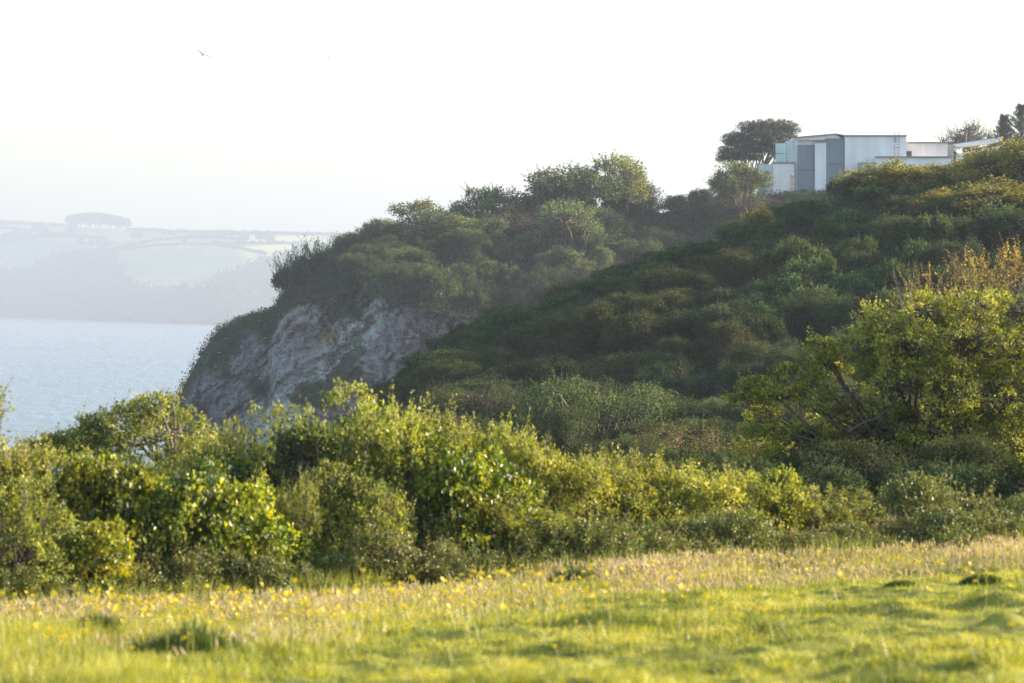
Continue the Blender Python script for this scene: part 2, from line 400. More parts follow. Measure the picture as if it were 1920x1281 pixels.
# hillside shrubs, 3.5 m across
H = dict(clump_r=.16, spacing=.27, per=17, leaf=.085, trunk_r=.06, gap=-.18, gfreq=1.6)
proto('scrubA', 'round_shrub', 'scrub_leaf', seed=21, lobes=D3(21, 3.6, 2.4, 8), shoots=30, shoot_len=.5, **H)
proto('scrubB', 'round_shrub', 'scrub_leaf', seed=22, lobes=D3(22, 4.0, 2.0, 9), shoots=30, shoot_len=.5, **H)
proto('brownA', 'thorn_shrub', 'brown_leaf', seed=23, lobes=D3(23, 4.0, 2.2, 9), shoots=60, shoot_len=.6, **dict(H, flat=.35, per=12, spacing=.32, leaf=.08, clump_r=.22, twig=.7))
proto('flatA', 'layered_thorn_shrub', 'dark_leaf', seed=24, lobes=D3(24, 4.2, 2.2, 10, rs=(.3, .5)), shoots=25, shoot_len=.5, **dict(H, flat=.28, clump_r=.28, per=18, leaf=.08, twig=.6))
proto('greenA', 'leafy_shrub', 'green_leaf', seed=25, lobes=D3(25, 3.4, 2.4, 8), shoots=20, shoot_len=.4, **dict(H, leaf=.13, per=12, droop=.25))
proto('paleA', 'leafy_shrub', 'pale_leaf', seed=26, lobes=D3(26, 3.6, 2.4, 8), shoots=30, shoot_len=.5, **dict(H, leaf=.13, per=11))
proto('paleB', 'leafy_shrub', 'pale_leaf', seed=28, lobes=D3(28, 3.6, 2.4, 8), shoots=40, shoot_len=.4, **dict(H, leaf=.07, flat=.6))
proto('goldA', 'leafy_shrub', 'gold_leaf', seed=27, lobes=D3(27, 3.6, 2.6, 8), shoots=40, shoot_len=.6, **dict(H, leaf=.12, per=9, gap=-.15, twig=.6))
# trees, about 6 m tall
def tree_lobes(seed, w, h, n=10, low=.30):
    r = np.random.default_rng(seed); L = []
    for i in range(n):
        a = r.random() * 6.28; q = math.sqrt(r.random()) * .36 * w
        z = h * (low + (.86 - low) * r.random()); q *= 1.05 - .5 * (z / h) ** 2
        rr = w * (.15 + .10 * r.random())
        L.append((q * math.cos(a), q * math.sin(a), z, rr, rr, min(rr * .8, h - z)))
    L.append((0, 0, h * .62, w * .25, w * .25, h * .3))
    return L
T = dict(clump_r=.24, spacing=.42, per=15, leaf=.16, trunk_r=.13, gfreq=.6, under=-.7, twig=.5)
proto('treeA', 'leafy_tree', 'tree_green', 'bark', seed=31, lobes=tree_lobes(31, 6, 6, 11), shoots=90, shoot_len=.9, gap=-.05, **T)
proto('treeB', 'leafy_tree', 'tree_green', 'bark', seed=32, lobes=tree_lobes(32, 6.5, 5.5, 12), shoots=90, shoot_len=.9, gap=-.05, **T)
proto('treeY', 'leafy_tree', 'tree_leaf', 'grey_bark', seed=33, lobes=tree_lobes(33, 5.5, 6, 11), shoots=45, shoot_len=.9, gap=-.02, **dict(T, per=11))
proto('treeD', 'evergreen_tree', 'dark_leaf', 'bark', seed=34, lobes=tree_lobes(34, 5.5, 5, 12, .2), shoots=20, shoot_len=.5, gap=-.4, **T)
proto('twiggy', 'sparse_tree', 'brown_leaf', 'bark', seed=35, lobes=tree_lobes(35, 5, 5, 12, .25), shoots=150, shoot_len=1.3, gap=.0, **dict(T, per=3, leaf=.10, twig=1.0, sleaf=.7))
proto('bare', 'bare_tree', 'brown_leaf', 'grey_bark', seed=36, lobes=tree_lobes(36, 6, 5, 12, .35), shoots=260, shoot_len=1.3, gap=.1, **dict(T, per=1, leaf=.07, twig=1.0, sleaf=1.2, trunk_r=.2))
proto('spiky', 'spiky_shrub', 'scrub_leaf', 'bark', seed=37, lobes=D3(37, 3.4, 1.6, 7), shoots=95, shoot_len=1.7, **dict(H, per=9, sleaf=1.15, leaf=.16))

rng = random.Random(7)
nrg = np.random.default_rng(7)

# ------------------------------------------------------------------ the foreground hedge, shrub by shrub
def base_py(px): return interp(px, [(-200, 1190), (0, 1175), (300, 1150), (640, 1125), (960, 1105), (1200, 1085), (1500, 1055), (1700, 1035), (1920, 1015), (2200, 990)])
def base_Y(px): return 34 + 6 * (px + 0) / 1900.0
def hedge(key, px, top, wpx, dY, label, depth=1.0, rz=None, group=None, name=None, cat='bush'):
    Y = base_Y(px) + dY
    x = (px - CX) / K * Y
    z0 = float(meadow_z(np.array(x), np.array(Y))) - .06
    h = (HY - top) / K * Y + CZ - z0
    wd = wpx / K * Y
    pw, ph = PS[key]
    s = wd / pw
    put(key, (x, Y, z0), (s, s * depth, h / ph), rng.random() * 6.28 if rz is None else rz, label, cat, group, name)

hedge('yellow1', -30, 835, 330, .5, "yellow green hawthorn bush at the left end of the hedge, cut by the frame")
hedge('yellow2', 95, 838, 250, .6, "yellow green hawthorn bush between the left edge and the ivy, below the windswept tree")
hedge('thorn1', 30, 900, 260, -.6, "brownish green thorn bush at far left standing in front of the yellow green hawthorns")
hedge('ivy1', 215, 862, 220, .1, "topmost glossy ivy clump of the ivy slope in the left hedge")
hedge('ivy2', 315, 878, 230, -.05, "ivy clump with dark hollows just right of the topmost one, left hedge")
hedge('ivy1', 415, 915, 230, -.1, "bright ivy clump in the middle of the ivy slope, below the dark thorn bush")
hedge('ivy2', 510, 960, 200, -.15, "bright ivy clump below the little upright spire of leaves")
hedge('ivy1', 600, 1015, 170, -.3, "low lime green ivy clump at the foot of the ivy slope, near the grass")
hedge('ivy2', 700, 985, 130, -.2, "small lime green ivy clump beside a pale dry stalk, middle of hedge")
hedge('ivy1', 160, 985, 170, -.7, "dark ivy clump low in the hedge at the left, among brambles")
hedge('thorn2', 400, 805, 170, 1.6, "pale green thorn bush behind the hedge, against the foot of the rocky cliff")
hedge('yellow2', 300, 862, 190, 1.4, "yellow green bush under the bare limbs of the windswept tree")
hedge('dark1', 470, 812, 270, .9, "dark shaded thorn bush left of the tallest bush of the hedge")
hedge('thorn1', 605, 735, 290, .8, "tallest olive green thorn bush of the hedge, its crown overlapping the cliff")
hedge('thorn1', 530, 775, 240, .7, "olive thorn bush on the left shoulder of the tallest bush of the hedge")
hedge('yellow1', 700, 760, 220, .7, "yellow tipped bush on the right shoulder of the tallest thorn bush")
hedge('yellow2', 795, 775, 230, .8, "yellow green bush with upright shoots against the dark end of the hillside")
hedge('dark1', 740, 900, 240, .1, "dark thorn bush in the middle of the hedge, under the tallest bush")
hedge('thorn2', 665, 880, 230, 0, "olive thorn bush filling the middle of the hedge below the tallest crown")
hedge('thorn2', 552, 905, 95, -.35, "narrow upright spire of leaves standing in front of the dark thorn bush", rz=.4)
hedge('yellow2', 905, 795, 200, .9, "yellow green bush rising just behind the brightest ivy")
hedge('ivy2', 905, 825, 230, .15, "brightest lime and yellow ivy clump in the middle of the hedge with glinting leaves")
hedge('ivy1', 850, 905, 170, -.1, "dark glossy ivy clump hanging below the brightest ivy")
hedge('yellow1', 1000, 828, 210, .6, "feathery yellow green bush right of the brightest ivy")
hedge('yellow2', 1080, 855, 210, .5, "yellow green bush in the first dip of the hedge right of the ivy")
hedge('yellow1', 1155, 850, 200, .6, "yellow green bush with two tall shoots, right of the hedge's middle")
hedge('thorn1', 1110, 915, 260, -.1, "olive thorn bush at mid height below the bush with two tall shoots")
hedge('thorn2', 1225, 885, 200, .4, "thorn bush at the notch of the hedge in front of the orange tipped twigs")
hedge('yellow1', 1310, 878, 210, .4, "yellow green bush beneath the dark lower hillside, right half of the hedge")
hedge('yellow2', 1390, 882, 200, .4, "yellow green bush touching the small round ivy clump on its left")
hedge('ivy1', 1452, 888, 110, .2, "small round ivy clump in the hedge's right half, left of the gnarled tree", depth=1.2)
hedge('thorn1', 1510, 915, 190, .2, "thorn bush right of the small round ivy clump, below the leftmost gnarled limbs")
hedge('thorn2', 1600, 925, 190, .1, "low thorn bush directly below the trunk of the gnarled tree")
hedge('bramble1', 1700, 895, 210, .4, "grey green bramble mound in front of the gnarled tree, taller than its neighbours")
hedge('bramble2', 1790, 915, 190, .3, "grey green bramble bush right of the taller bramble mound")
hedge('dark1', 1870, 935, 190, .3, "dull dark bush near the right end of the hedge")
hedge('thorn1', 1960, 930, 190, .3, "thorn bush at the right end of the hedge, cut by the frame")
hedge('thorn2', 2070, 925, 200, .3, "thorn bush beyond the photo's right edge")
hedge('thorn2', 1290, 950, 220, -.2, "thorn bush in the lower hedge, straight below the orange tipped twigs")
hedge('thorn1', 1400, 955, 210, -.2, "thorn bush in the lower hedge below the small round ivy clump")
hedge('thorn1', 960, 925, 260, -.2, "olive thorn bush below the feathery yellow green bush")
hedge('dark1', 300, 985, 260, -.2, "dark thorn bush in the hollow under the ivy slope")
k = 0
for px in range(-90, 2080, 78):
    k += 1
    bp_ = float(base_py(px)); hh = rng.uniform(85, 135) if px < 1450 else rng.uniform(55, 85)
    hedge('bramble1' if k % 2 else 'bramble2', px + rng.uniform(-15, 15), bp_ - hh, rng.uniform(150, 200), rng.uniform(-.95, -.5),
          "low dull green bramble along the hedge foot where it meets the long grass", group="low brambles along the foot of the hedge")

# windswept hawthorn behind the left of the hedge (46 m)
def pxlobes(base, Yd, L):
    B = P(base[0], base[1], Yd)
    return B, [tuple(P(a, b_, Yd) - B + np.array([0, dy, 0])) + (ra / K * Yd, rd, rb / K * Yd) for (a, b_, ra, rb, rd, dy) in L]
B, L = pxlobes((330, 930), 44.0, [(90, 843, 60, 22, .35, 0), (140, 829, 60, 18, .45, .1), (205, 808, 60, 26, .5, 0), (190, 792, 45, 18, .3, 0), (235, 775, 45, 16, .3, .1),
     (297, 749, 26, 8, .2, 0), (322, 752, 16, 6, .15, .05), (264, 759, 30, 9, .2, .1), (300, 774, 36, 16, .3, 0), (315, 785, 32, 20, .35, .2), (265, 832, 75, 34, .5, 0), (340, 812, 60, 36, .5, -.1), (360, 850, 70, 40, .5, 0), (170, 850, 90, 30, .5, 0), (100, 852, 60, 25, .4, 0), (245, 812, 80, 34, .45, .2), (160, 836, 95, 26, .45, .2), (310, 825, 80, 45, .45, .2)])
Fo, Br = plant(41, L, .07, .115, 12, .040, shoots=70, shoot_len=.22, trunk_r=.035, gap=-.3, gfreq=3.0, lean=(.6, 0), flat=.6, twig=.6, inner=.5)
r = empty("windswept_hawthorn", B); link("crown", Fo.mesh("windswept_crown", M['thorn_leaf']), r); link("trunk", Br.mesh("windswept_trunk", M['grey_bark']), r)
tag(r, "windswept hawthorn with crooked bare limbs leaning right against the sea, behind the left hedge", "tree")

# twigs at the left edge
B, L = pxlobes((-60, 1000), 33.0, [(-40, 800, 50, 60, .2, 0), (-10, 745, 22, 22, .12, 0), (5, 775, 14, 18, .1, 0), (-60, 740, 40, 50, .2, 0), (-60, 860, 60, 60, .3, 0)])
Fo, Br = plant(42, L, .05, .10, 3, .03, shoots=60, shoot_len=.20, trunk_r=.02, gap=-.3, gfreq=3.0, twig=1.0)
r = empty("sparse_shrub", B); link("foliage", Fo.mesh("sparse_foliage", M['thorn_leaf']), r); link("branches", Br.mesh("sparse_branches", M['grey_bark']), r)
tag(r, "thin sparse shrub reaching in from the left edge in front of the sea", "shrub")

# gnarled hawthorn at the right (60 m)
GT = [(1650, 615, 60, 40, .7, .2), (1625, 655, 45, 40, .6, -.3), (1735, 590, 90, 38, .9, .3), (1840, 585, 95, 36, .9, 0), (1940, 595, 90, 40, .9, .2), (1700, 650, 80, 50, .9, -.3), (1800, 650, 100, 55, 1.0, -.4),
      (1905, 665, 90, 60, 1.0, 0), (1560, 690, 42, 26, .5, .2), (1545, 650, 32, 16, .4, .3), (1500, 700, 42, 18, .4, .1), (1545, 725, 45, 22, .5, -.2), (1560, 865, 70, 30, .7, 0), (1480, 860, 60, 26, .6, .1), (1590, 735, 60, 40, .7, -.3), (1420, 722, 34, 16, .35, 0), (1395, 745, 28, 9, .25, .1), (1460, 742, 50, 16, .45, -.1), (1510, 735, 40, 16, .4, .2), (1520, 765, 55, 22, .5, -.2),
      (1560, 790, 70, 30, .7, 0), (1440, 775, 40, 14, .35, .1), (1440, 805, 50, 14, .4, -.2), (1500, 820, 55, 20, .5, 0), (1660, 720, 80, 50, .9, -.5), (1760, 730, 90, 55, 1.0, -.6), (1870, 750, 90, 60, 1.0, -.4), (1950, 760, 80, 60, 1.0, 0),
      (1640, 800, 90, 45, .9, -.2), (1750, 810, 100, 50, 1.0, -.3), (1860, 840, 90, 50, 1.0, -.5), (1950, 850, 80, 50, 1.0, -.2), (2030, 700, 90, 110, 1.1, 0), (1590, 850, 70, 35, .7, .1), (1690, 865, 90, 35, .9, 0)]
B, L = pxlobes((1740, 925), 60.0, GT)
Fo, Br = plant(43, L, .08, .125, 15, .05, shoots=320, shoot_len=.32, trunk_r=.05, gap=-.02, gfreq=2.4, lean=(-.25, 0), flat=.55, twig=.6, inner=.25,
               base=((0, 0, 0), (.5, .2, 0), (-.5, .1, 0)), under=-.6)
# dead grey limbs inside
g = np.random.default_rng(3)
for i in range(18):
    s0 = P(1580 + 280 * g.random(), 800 + 90 * g.random(), 60) - B + (0, -.7 - .4 * g.random(), 0)
    pts = [s0]; d = unit(np.array([g.normal(), g.normal() * .4, g.normal() * .35]))
    for q in range(7): d = unit(d + g.normal(size=3) * .42); pts.append(pts[-1] + d * .16)
    Br.tube(np.array(pts), np.linspace(.018, .005, 8), 5)
r = empty("gnarled_hawthorn", B); link("crown", Fo.mesh("gnarled_crown", M['sunlit_leaf']), r); link("trunk", Br.mesh("gnarled_trunk", M['bark'], True), r)
Fi, _ = plant(44, [(-.5, .3, .7, 1.0, .8, .7), (.7, .2, .6, 1.0, .8, .6), (0, .3, 1.3, .7, .6, .5)], .10, .17, 12, .06, .85, droop=.4, gap=-.3)
link("ivy_on_trunk", Fi.mesh("ivy_on_trunk", M['dark_leaf']), r)
tag(r, "large gnarled hawthorn with sunlit yellow green leaves and dead grey limbs at the right", "tree")

# orange leaved thicket behind it (75 m)
B, L = pxlobes((1840, 700), 76.0, [(1760, 590, 70, 60, .8, 0), (1840, 570, 70, 70, .8, .3), (1920, 560, 80, 80, .9, 0), (1710, 600, 40, 45, .5, 0), (2010, 560, 80, 80, .9, 0)])
Fo, Br = plant(45, L, .12, .24, 2, .05, shoots=300, shoot_len=.55, sleaf=1.25, trunk_r=.022, gap=-.6, lean=(-.1, 0), twig=.6)
r = empty("orange_thicket", B); link("foliage", Fo.mesh("orange_foliage", M['orange_leaf']), r); link("branches", Br.mesh("orange_branches", M['grey_bark']), r)
tag(r, "thicket of thin upright stems with orange leaves behind the gnarled hawthorn", "shrub")
# thin bare sapling left of it
Q = Quads(); B = P(1700, 590, 74.0)
for i in range(7):
    a = np.array([0, 0, -.4]); d = np.array([.12 * rng.uniform(-1, 1), 0, 1.0]); pts = [a]
    for q in range(6): d = unit(d + nrg.normal(size=3) * .12); pts.append(pts[-1] + d * rng.uniform(.15, .3))
    Q.tube(np.array(pts), np.linspace(.012, .004, 7), 4)
o = link("bare_sapling", Q.mesh("bare_sapling", M['grey_bark'])); o.location = B
tag(o, "pale leafless sapling stems left of the orange leaved thicket", "sapling")
# orange tipped twigs in the lower middle (85 m)
B, L = pxlobes((1270, 900), 88.0, [(1270, 830, 60, 35, .8, 0), (1230, 850, 50, 35, .6, 0), (1330, 835, 50, 30, .6, 0)])
Fo, Br = plant(46, L, .12, .20, 9, .04, shoots=26, shoot_len=.5, trunk_r=.02, gap=-.4, twig=.6)
r = empty("orange_tipped_shrub", B); link("foliage", Fo.mesh("orange_tip_foliage", M['golden_brown']), r); link("branches", Br.mesh("orange_tip_branches", M['bark']), r)
tag(r, "small shrub with orange leaf tips rising behind the notch of the hedge", "shrub")
B, L = pxlobes((1450, 900), 66.0, [(1430, 850, 50, 36, .6, 0), (1390, 870, 50, 30, .6, 0), (1460, 820, 30, 20, .4, 0)])
Fo, Br = plant(47, L, .07, .14, 10, .045, shoots=40, shoot_len=.25, trunk_r=.025, gap=-.4, twig=.6)
r = empty("golden_shrub", B); link("foliage", Fo.mesh("golden_foliage", M['gold_leaf']), r); link("branches", Br.mesh("golden_branches", M['bark']), r)
tag(r, "golden leaved shrub under the leftmost limbs of the gnarled hawthorn", "shrub")

# ------------------------------------------------------------------ near hillside shrubs
def hill(key, px, py_top, wpx, Y, label=None, hpx=None, group=None, cat='shrub'):
    x = (px - CX) / K * Y; z0 = float(ground_z(x, Y)) - .15
    top = CZ + (HY - py_top) / K * Y
    wd = wpx / K * Y; pw, ph = SZ[key]
    h = top - z0
    put(key, (x, Y, z0), (wd / pw, wd / pw, max(.5, h) / ph), rng.random() * 6.28, label, cat, group)
hill('greenA', 1290, 462, 130, 238, "vivid green leafy shrub on the hillside crest, in front of the headland slope")
hill('greenA', 1210, 488, 110, 238, "vivid green leafy shrub on the hillside crest, left of the brightest one")
hill('greenA', 955, 584, 100, 236, "bright green shrub on the low crest just right of the cliff")
hill('greenA', 900, 606, 90, 232, "bright green shrub on the crest nearest to the bare cliff")
hill('paleB', 1115, 712, 250, 140, "broad pale green shrub standing alone low on the hillside above the hedge")
hill('paleB', 1030, 755, 150, 138, "lower pale shrub at the left foot of the broad pale green shrub")
hill('greenA', 1150, 520, 120, 234, "dark leafy green shrub on the crest between the two bright green ones")
hill('flatA', 1190, 820, 180, 118, "flat topped dark shrub low on the hillside just above the hedge")
hill('goldA', 1420, 388, 60, 240, "small yellow tipped shrub on the crest in front of the headland slope")
for i, (px, py, wd, Y, key) in enumerate([(1700, 292, 170, 236, 'goldA'), (1800, 285, 170, 236, 'goldA'), (1880, 262, 190, 232, 'goldA'), (1960, 240, 200, 232, 'goldA'), (1640, 302, 120, 238, 'goldA'), (2080, 225, 200, 232, 'goldA'),
                                         (1870, 330, 200, 222, 'goldA'), (1790, 345, 170, 224, 'goldA')]):
    hill(key, px, py + (10 if px < 1830 else 6), wd, Y, ["yellow leaved shrub on the crest below the long flat parapet", "yellow leaved shrub on the crest below the white sloping roof", "tall yellow leaved shrub on the crest left of the dark conifer",
         "tall yellow leaved shrub on the crest at the photo's right edge", "yellow leaved shrub on the crest in front of the tallest wall", "yellow leaved shrub beyond the photo's right edge", "yellow leaved shrub one row below the crest at the right edge", "thin yellow leaved shrub one row below the crest beneath the white sloping roof"][i])
pts = []
tries = 0
while len(pts) < 400 and tries < 30000:
    tries += 1
    Y = 138 + 108 * rng.random() ** .9
    px = rng.uniform(640, 2150)
    x = (px - CX) / K * Y
    zz = float(ground_z(x, Y))
    if zz < 54: continue
    md = 1.05 + .0025 * (Y - 110)
    if any((x - a) ** 2 + (Y - b_) ** 2 * .7 < md * md for a, b_, _, _ in pts): continue
    pts.append((x, Y, zz, px))
while len(pts) < 540 and tries < 60000:
    tries += 1
    Y = rng.uniform(50, 138); px = rng.uniform(880, 2150); x = (px - CX) / K * Y; zz = float(ground_z(x, Y))
    if zz < 54 or abs(Y - 60) < 2.5 and 1350 < px: continue
    md = .75 + .009 * (Y - 50)
    if any((x - a) ** 2 + (Y - b_) ** 2 * .5 < md * md for a, b_, _, _ in pts): continue
    pts.append((x, Y, zz, px))
GL = {'scrubA': ("dark green rounded shrub among the dense scrub of the near hillside", "dark rounded shrubs on the near hillside"),
      'scrubB': ("dark green low wide shrub among the dense scrub of the near hillside", "dark low shrubs on the near hillside"),
      'brownA': ("brownish twiggy shrub among the dense scrub of the near hillside", "brownish shrubs on the near hillside"),
      'flatA': ("flat layered windswept thorn shrub on the near hillside", "layered thorn shrubs on the near hillside"),
      'greenA': ("mid green leafy shrub scattered in the scrub of the near hillside", "leafy green shrubs on the near hillside"),
      'paleA': ("greyish pale green shrub on the upper right of the near hillside", "greyish pale shrubs on the near hillside")}
for x, Y, z, px in pts:
    n_ = float(fbm(x * .12, Y * .06, seed=77, oct=2)); u = rng.random()
    if px > 1430 and Y > 175: key = 'paleA' if u < .45 else ('scrubA' if u < .7 else 'greenA')
    elif Y > 222: key = 'greenA' if u < .4 else ('scrubA' if u < .8 else 'flatA')
    elif n_ > .12: key = 'brownA' if u < .45 else 'flatA'
    elif n_ < -.25: key = 'flatA' if u < .65 else 'scrubA'
    else: key = ['scrubA', 'scrubB', 'flatA', 'flatA'][int(u * 4)]
    if Y < 150 and key == 'brownA': key = 'scrubB'
    s = rng.uniform(.6, 1.05); hz = rng.uniform(.8, 1.25)
    if Y > 212: s = min(s, .9); hz = min(hz, .66)
    if Y < 138: q_ = .5 + .4 * max(0, (Y - 100) / 38); s *= q_; hz *= q_ * .85
    put(key, (x, Y, z - .2), (s * rng.uniform(.85, 1.3), s * rng.uniform(.8, 1.1), hz), rng.random() * 6.28, GL[key][0], 'shrub', GL[key][1], tilt=(rng.uniform(-.15, .15), rng.uniform(-.15, .15)))

# low scrub between the shrubs (nobody could count it)
def scatter_scrub(name, xs, ys, zs, per, rad, leaf, mat, label, seed=5, hgt=.5):
    g = np.random.default_rng(seed); n = len(xs)
    Q = Quads(); idx = np.repeat(np.arange(n), per)
    p = np.stack([xs, ys, zs], -1)[idx] + g.normal(size=(len(idx), 3)) * rad * (1, 1, .35) + np.array([0, 0, hgt])* g.random((len(idx), 1))
    ct = np.clip(.45 + .22 * g.normal(size=n), 0, 1)
    sz = leaf * (.5 + g.random(len(p)))
    Q.leaves(p, g.normal(size=p.shape) + (0, 0, .6), g.normal(size=p.shape) + (0, -.3, .8), sz, sz * .6, np.clip(ct[idx] + .12 * g.normal(size=len(p)), 0, 1))
    return tag(link(name, Q.mesh(name, M[mat])), label, 'undergrowth', None, 'stuff')
n = 30000
Yr = 140 + 108 * nrg.random(n); pr = nrg.uniform(600, 2200, n); xr = (pr - CX) / K * Yr; zr = ground_z(xr, Yr)
half = vnoise(xr * .15, Yr * .1, seed=55) > 0
scatter_scrub("undergrowth", xr[half], Yr[half], zr[half], 10, .30, .10, 'scrub_leaf', "low green undergrowth between the shrubs of the near hillside", hgt=.8)
scatter_scrub("undergrowth", xr[~half], Yr[~half], zr[~half], 10, .30, .09, 'brown_leaf', "low brownish undergrowth between the shrubs of the near hillside", 6, .7)

# ------------------------------------------------------------------ the headland: wooded slope above a bare cliff
RIDGE = [(200, 1500), (270, 1150), (300, 900), (320, 800), (332, 745), (345, 718), (362, 688), (385, 650), (412, 616), (450, 590), (490, 578), (520, 572), (535, 552), (600, 520),
         (660, 492), (720, 470), (800, 448), (900, 432), (1000, 430), (1100, 425), (1200, 420), (1300, 404), (1440, 374), (1500, 372), (1950, 352), (2400, 340)]
EDGE = [(200, 1500), (270, 1160), (320, 850), (335, 780), (360, 740), (400, 665), (440, 630), (475, 618), (505, 640), (522, 600), (545, 575), (600, 566), (650, 552),
        (690, 530), (712, 524), (724, 566), (760, 576), (860, 592), (1000, 610), (2400, 660)]
NU, NV = 620, 330
pxs = np.concatenate([np.linspace(200, 300, 12)[:-1], np.linspace(300, 1000, 460), np.linspace(1003, 2400, 149)])
vv = np.linspace(0, 1, NV)
U, V_ = np.meshgrid(pxs, vv, indexing='ij')
Rp, Ep = interp(U, RIDGE), interp(U, EDGE)
Yr_ = 527 + 0 * U; Ye = 518 - 46 * sstep(300, 820, U) - 7 * sstep(495, 540, U); Yf = 500.0 - 62 * sstep(280, 860, U) + 5 * np.sin(U * .02)
zE = CZ + (HY - Ep) / K * Ye; zR = CZ + (HY - Rp) / K * Yr_
a = np.clip(V_ / .58, 0, 1); b2 = np.clip((V_ - .58) / .27, 0, 1); c2 = np.clip((V_ - .85) / .15, 0, 1)
a = a ** .5; zz = -2 + (zE + 2) * a; Yy = Yf + (Ye - Yf) * a ** .8
zz = zz + (zR - zE) * (b2 ** .9); Yy = Yy + (Yr_ - Ye) * b2
zz = zz - c2 * (8 + 60 * sstep(700, 330, U)); Yy = Yy + 90 * c2
X0 = (U - CX) / K * Yy
rock = sstep(.60, .56, V_ + .018 * fbm(X0 * .25, zz * .25, seed=31, oct=3)) * (1 - sstep(1.02, 1.0, V_) * 0)
# strata dipping down to the left, ledges and buttresses
wx = X0 + 3 * fbm(X0 * .06, zz * .06, seed=33, oct=3)
dip = wx * .62 + zz * .80
d = 3.2 * fbm(dip * .045, (wx - zz) * .02, seed=34, oct=2) + 1.5 * np.abs(fbm(wx * .12, zz * .10, seed=35, oct=4)) \
    + .9 * fbm((wx * .8 - zz * .6) * .22, dip * .9, seed=36, oct=4, gain=.6) + .45 * fbm(X0 * .9, zz * .9, seed=37, oct=4, gain=.6)
al, ac = (wx + zz) * .7, (wx - zz) * .7
d = d + 3.0 * np.abs(fbm(ac * .13, al * .035, seed=41, oct=3)) + 1.3 * np.abs(fbm(ac * .5, al * .10, seed=42, oct=3)) + .6 * np.abs(fbm(ac * 1.4, al * .22, seed=43, oct=2))
gully = 3.0 * np.exp(-((U - (640 - (HY + (CZ - zz) / Yy * K - 680) * .75)) / 16) ** 2) * sstep(720, 650, HY + (CZ - zz) / Yy * K)
soft = .8 * fbm(X0 * .12, Yy * .12, seed=38, oct=3)
fade = sstep(0, .04, V_)
Yy = Yy + rock * fade * (d * 1.1 + gully); zz = zz + (1 - rock) * soft * sstep(1.0, .9, V_) + rock * fade * .3 * fbm(X0 * .8, zz * 1.2, seed=39, oct=3)
Xx = X0 + rock * .5 * fbm(X0 * .3, zz * .3, seed=40, oct=3)
HV = np.stack([Xx, Yy, zz], -1)
pyv = HY + (CZ - zz) / Yy * K; pxv = CX + Xx / Yy * K
# surface colours: pale slipped rock, pink and buff bands, darker grey rock on the left flank, green growth
n1 = fbm(Xx * .18, zz * .18, seed=51, oct=4); n2 = fbm((wx * .8 - zz * .6) * .35, dip * .10, seed=52, oct=4, gain=.6); n3 = fbm(Xx * .8, zz * .8, Yy * .8, seed=53, oct=4, gain=.6)
n4 = .6 * fbm(ac * 1.6, al * .16, seed=54, oct=3, gain=.7) + .5 * fbm(ac * .45, al * .06, seed=56, oct=3, gain=.6)
def C3(c): return np.array(c)[None, None, :]
col = C3((.255, .225, .21)) * (1 + .14 * n3[..., None] + .26 * n4[..., None])
pink = sstep(-.05, .45, n1 + .3 * n2)[..., None]
col = col * (1 - pink) + C3((.25, .205, .19)) * (1 + .15 * n3[..., None] + .22 * n4[..., None]) * pink
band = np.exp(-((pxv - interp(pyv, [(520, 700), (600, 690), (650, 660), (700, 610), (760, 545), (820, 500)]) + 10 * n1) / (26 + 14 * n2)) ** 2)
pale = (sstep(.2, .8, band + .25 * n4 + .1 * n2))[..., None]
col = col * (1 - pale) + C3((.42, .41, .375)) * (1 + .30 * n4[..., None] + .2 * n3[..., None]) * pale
buff = (sstep(.35, .7, np.exp(-(((pxv - 615) / 30) ** 2 + ((pyv - 632) / 16) ** 2)) + .15 * n2))[..., None]
col = col * (1 - buff) + C3((.28, .23, .13)) * buff
gl = sstep(.45, .75, .5 + .5 * n4 + .2 * n2)[..., None] * sstep(560, 500, pxv)[..., None]
col = col * (1 - .6 * gl) + C3((.38, .37, .35)) * .6 * gl
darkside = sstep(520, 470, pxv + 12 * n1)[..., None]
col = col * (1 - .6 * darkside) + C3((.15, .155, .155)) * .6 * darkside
crack = sstep(.55, .8, np.abs(n4 + .4 * n3))[..., None]
col = col * (1 - .5 * crack)
moss = (sstep(.25, .55, fbm(Xx * .10 + 3, zz * .14, seed=60, oct=4) + .30 * sstep(520, 360, pxv) - .30))[..., None]
moss = np.maximum(moss, (np.exp(-((pxv - (665 - (pyv - 665) * .9)) / 18) ** 2) * sstep(640, 660, pyv) * sstep(740, 700, pyv))[..., None] > .45)
green = C3((.035, .048, .022)) * (1 + .4 * n3[..., None])
veg = np.clip(np.maximum(1 - rock[..., None], moss * sstep(900, 560, pxv)[..., None]), 0, 1)
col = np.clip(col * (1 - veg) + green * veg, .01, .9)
m, nt, b, out = newmat("headland_rock"); M['rock'] = m
at = nd(nt, "ShaderNodeAttribute", attribute_name="col"); tc = nd(nt, "ShaderNodeTexCoord")
nz = nd(nt, "ShaderNodeTexNoise"); nz.inputs["Scale"].default_value = 1.6; nz.inputs["Detail"].default_value = 8; nz.inputs["Roughness"].default_value = .7
mp = nd(nt, "ShaderNodeMapping"); mp.inputs["Rotation"].default_value = (0, .8, 0); mp.inputs["Scale"].default_value = (.30, .6, 1.7)
nt.links.new(tc.outputs["Object"], mp.inputs[0]); nt.links.new(mp.outputs[0], nz.inputs[0])
rp = ramp(nt, [(.36, (.40, .38, .38)), (.46, (.85, .83, .82)), (.56, (1, 1, 1)), (.66, (1.5, 1.48, 1.42))], nz.outputs["Fac"])
mx = nd(nt, "ShaderNodeVectorMath", operation='MULTIPLY'); nt.links.new(at.outputs["Color"], mx.inputs[0]); nt.links.new(rp.outputs[0], mx.inputs[1])
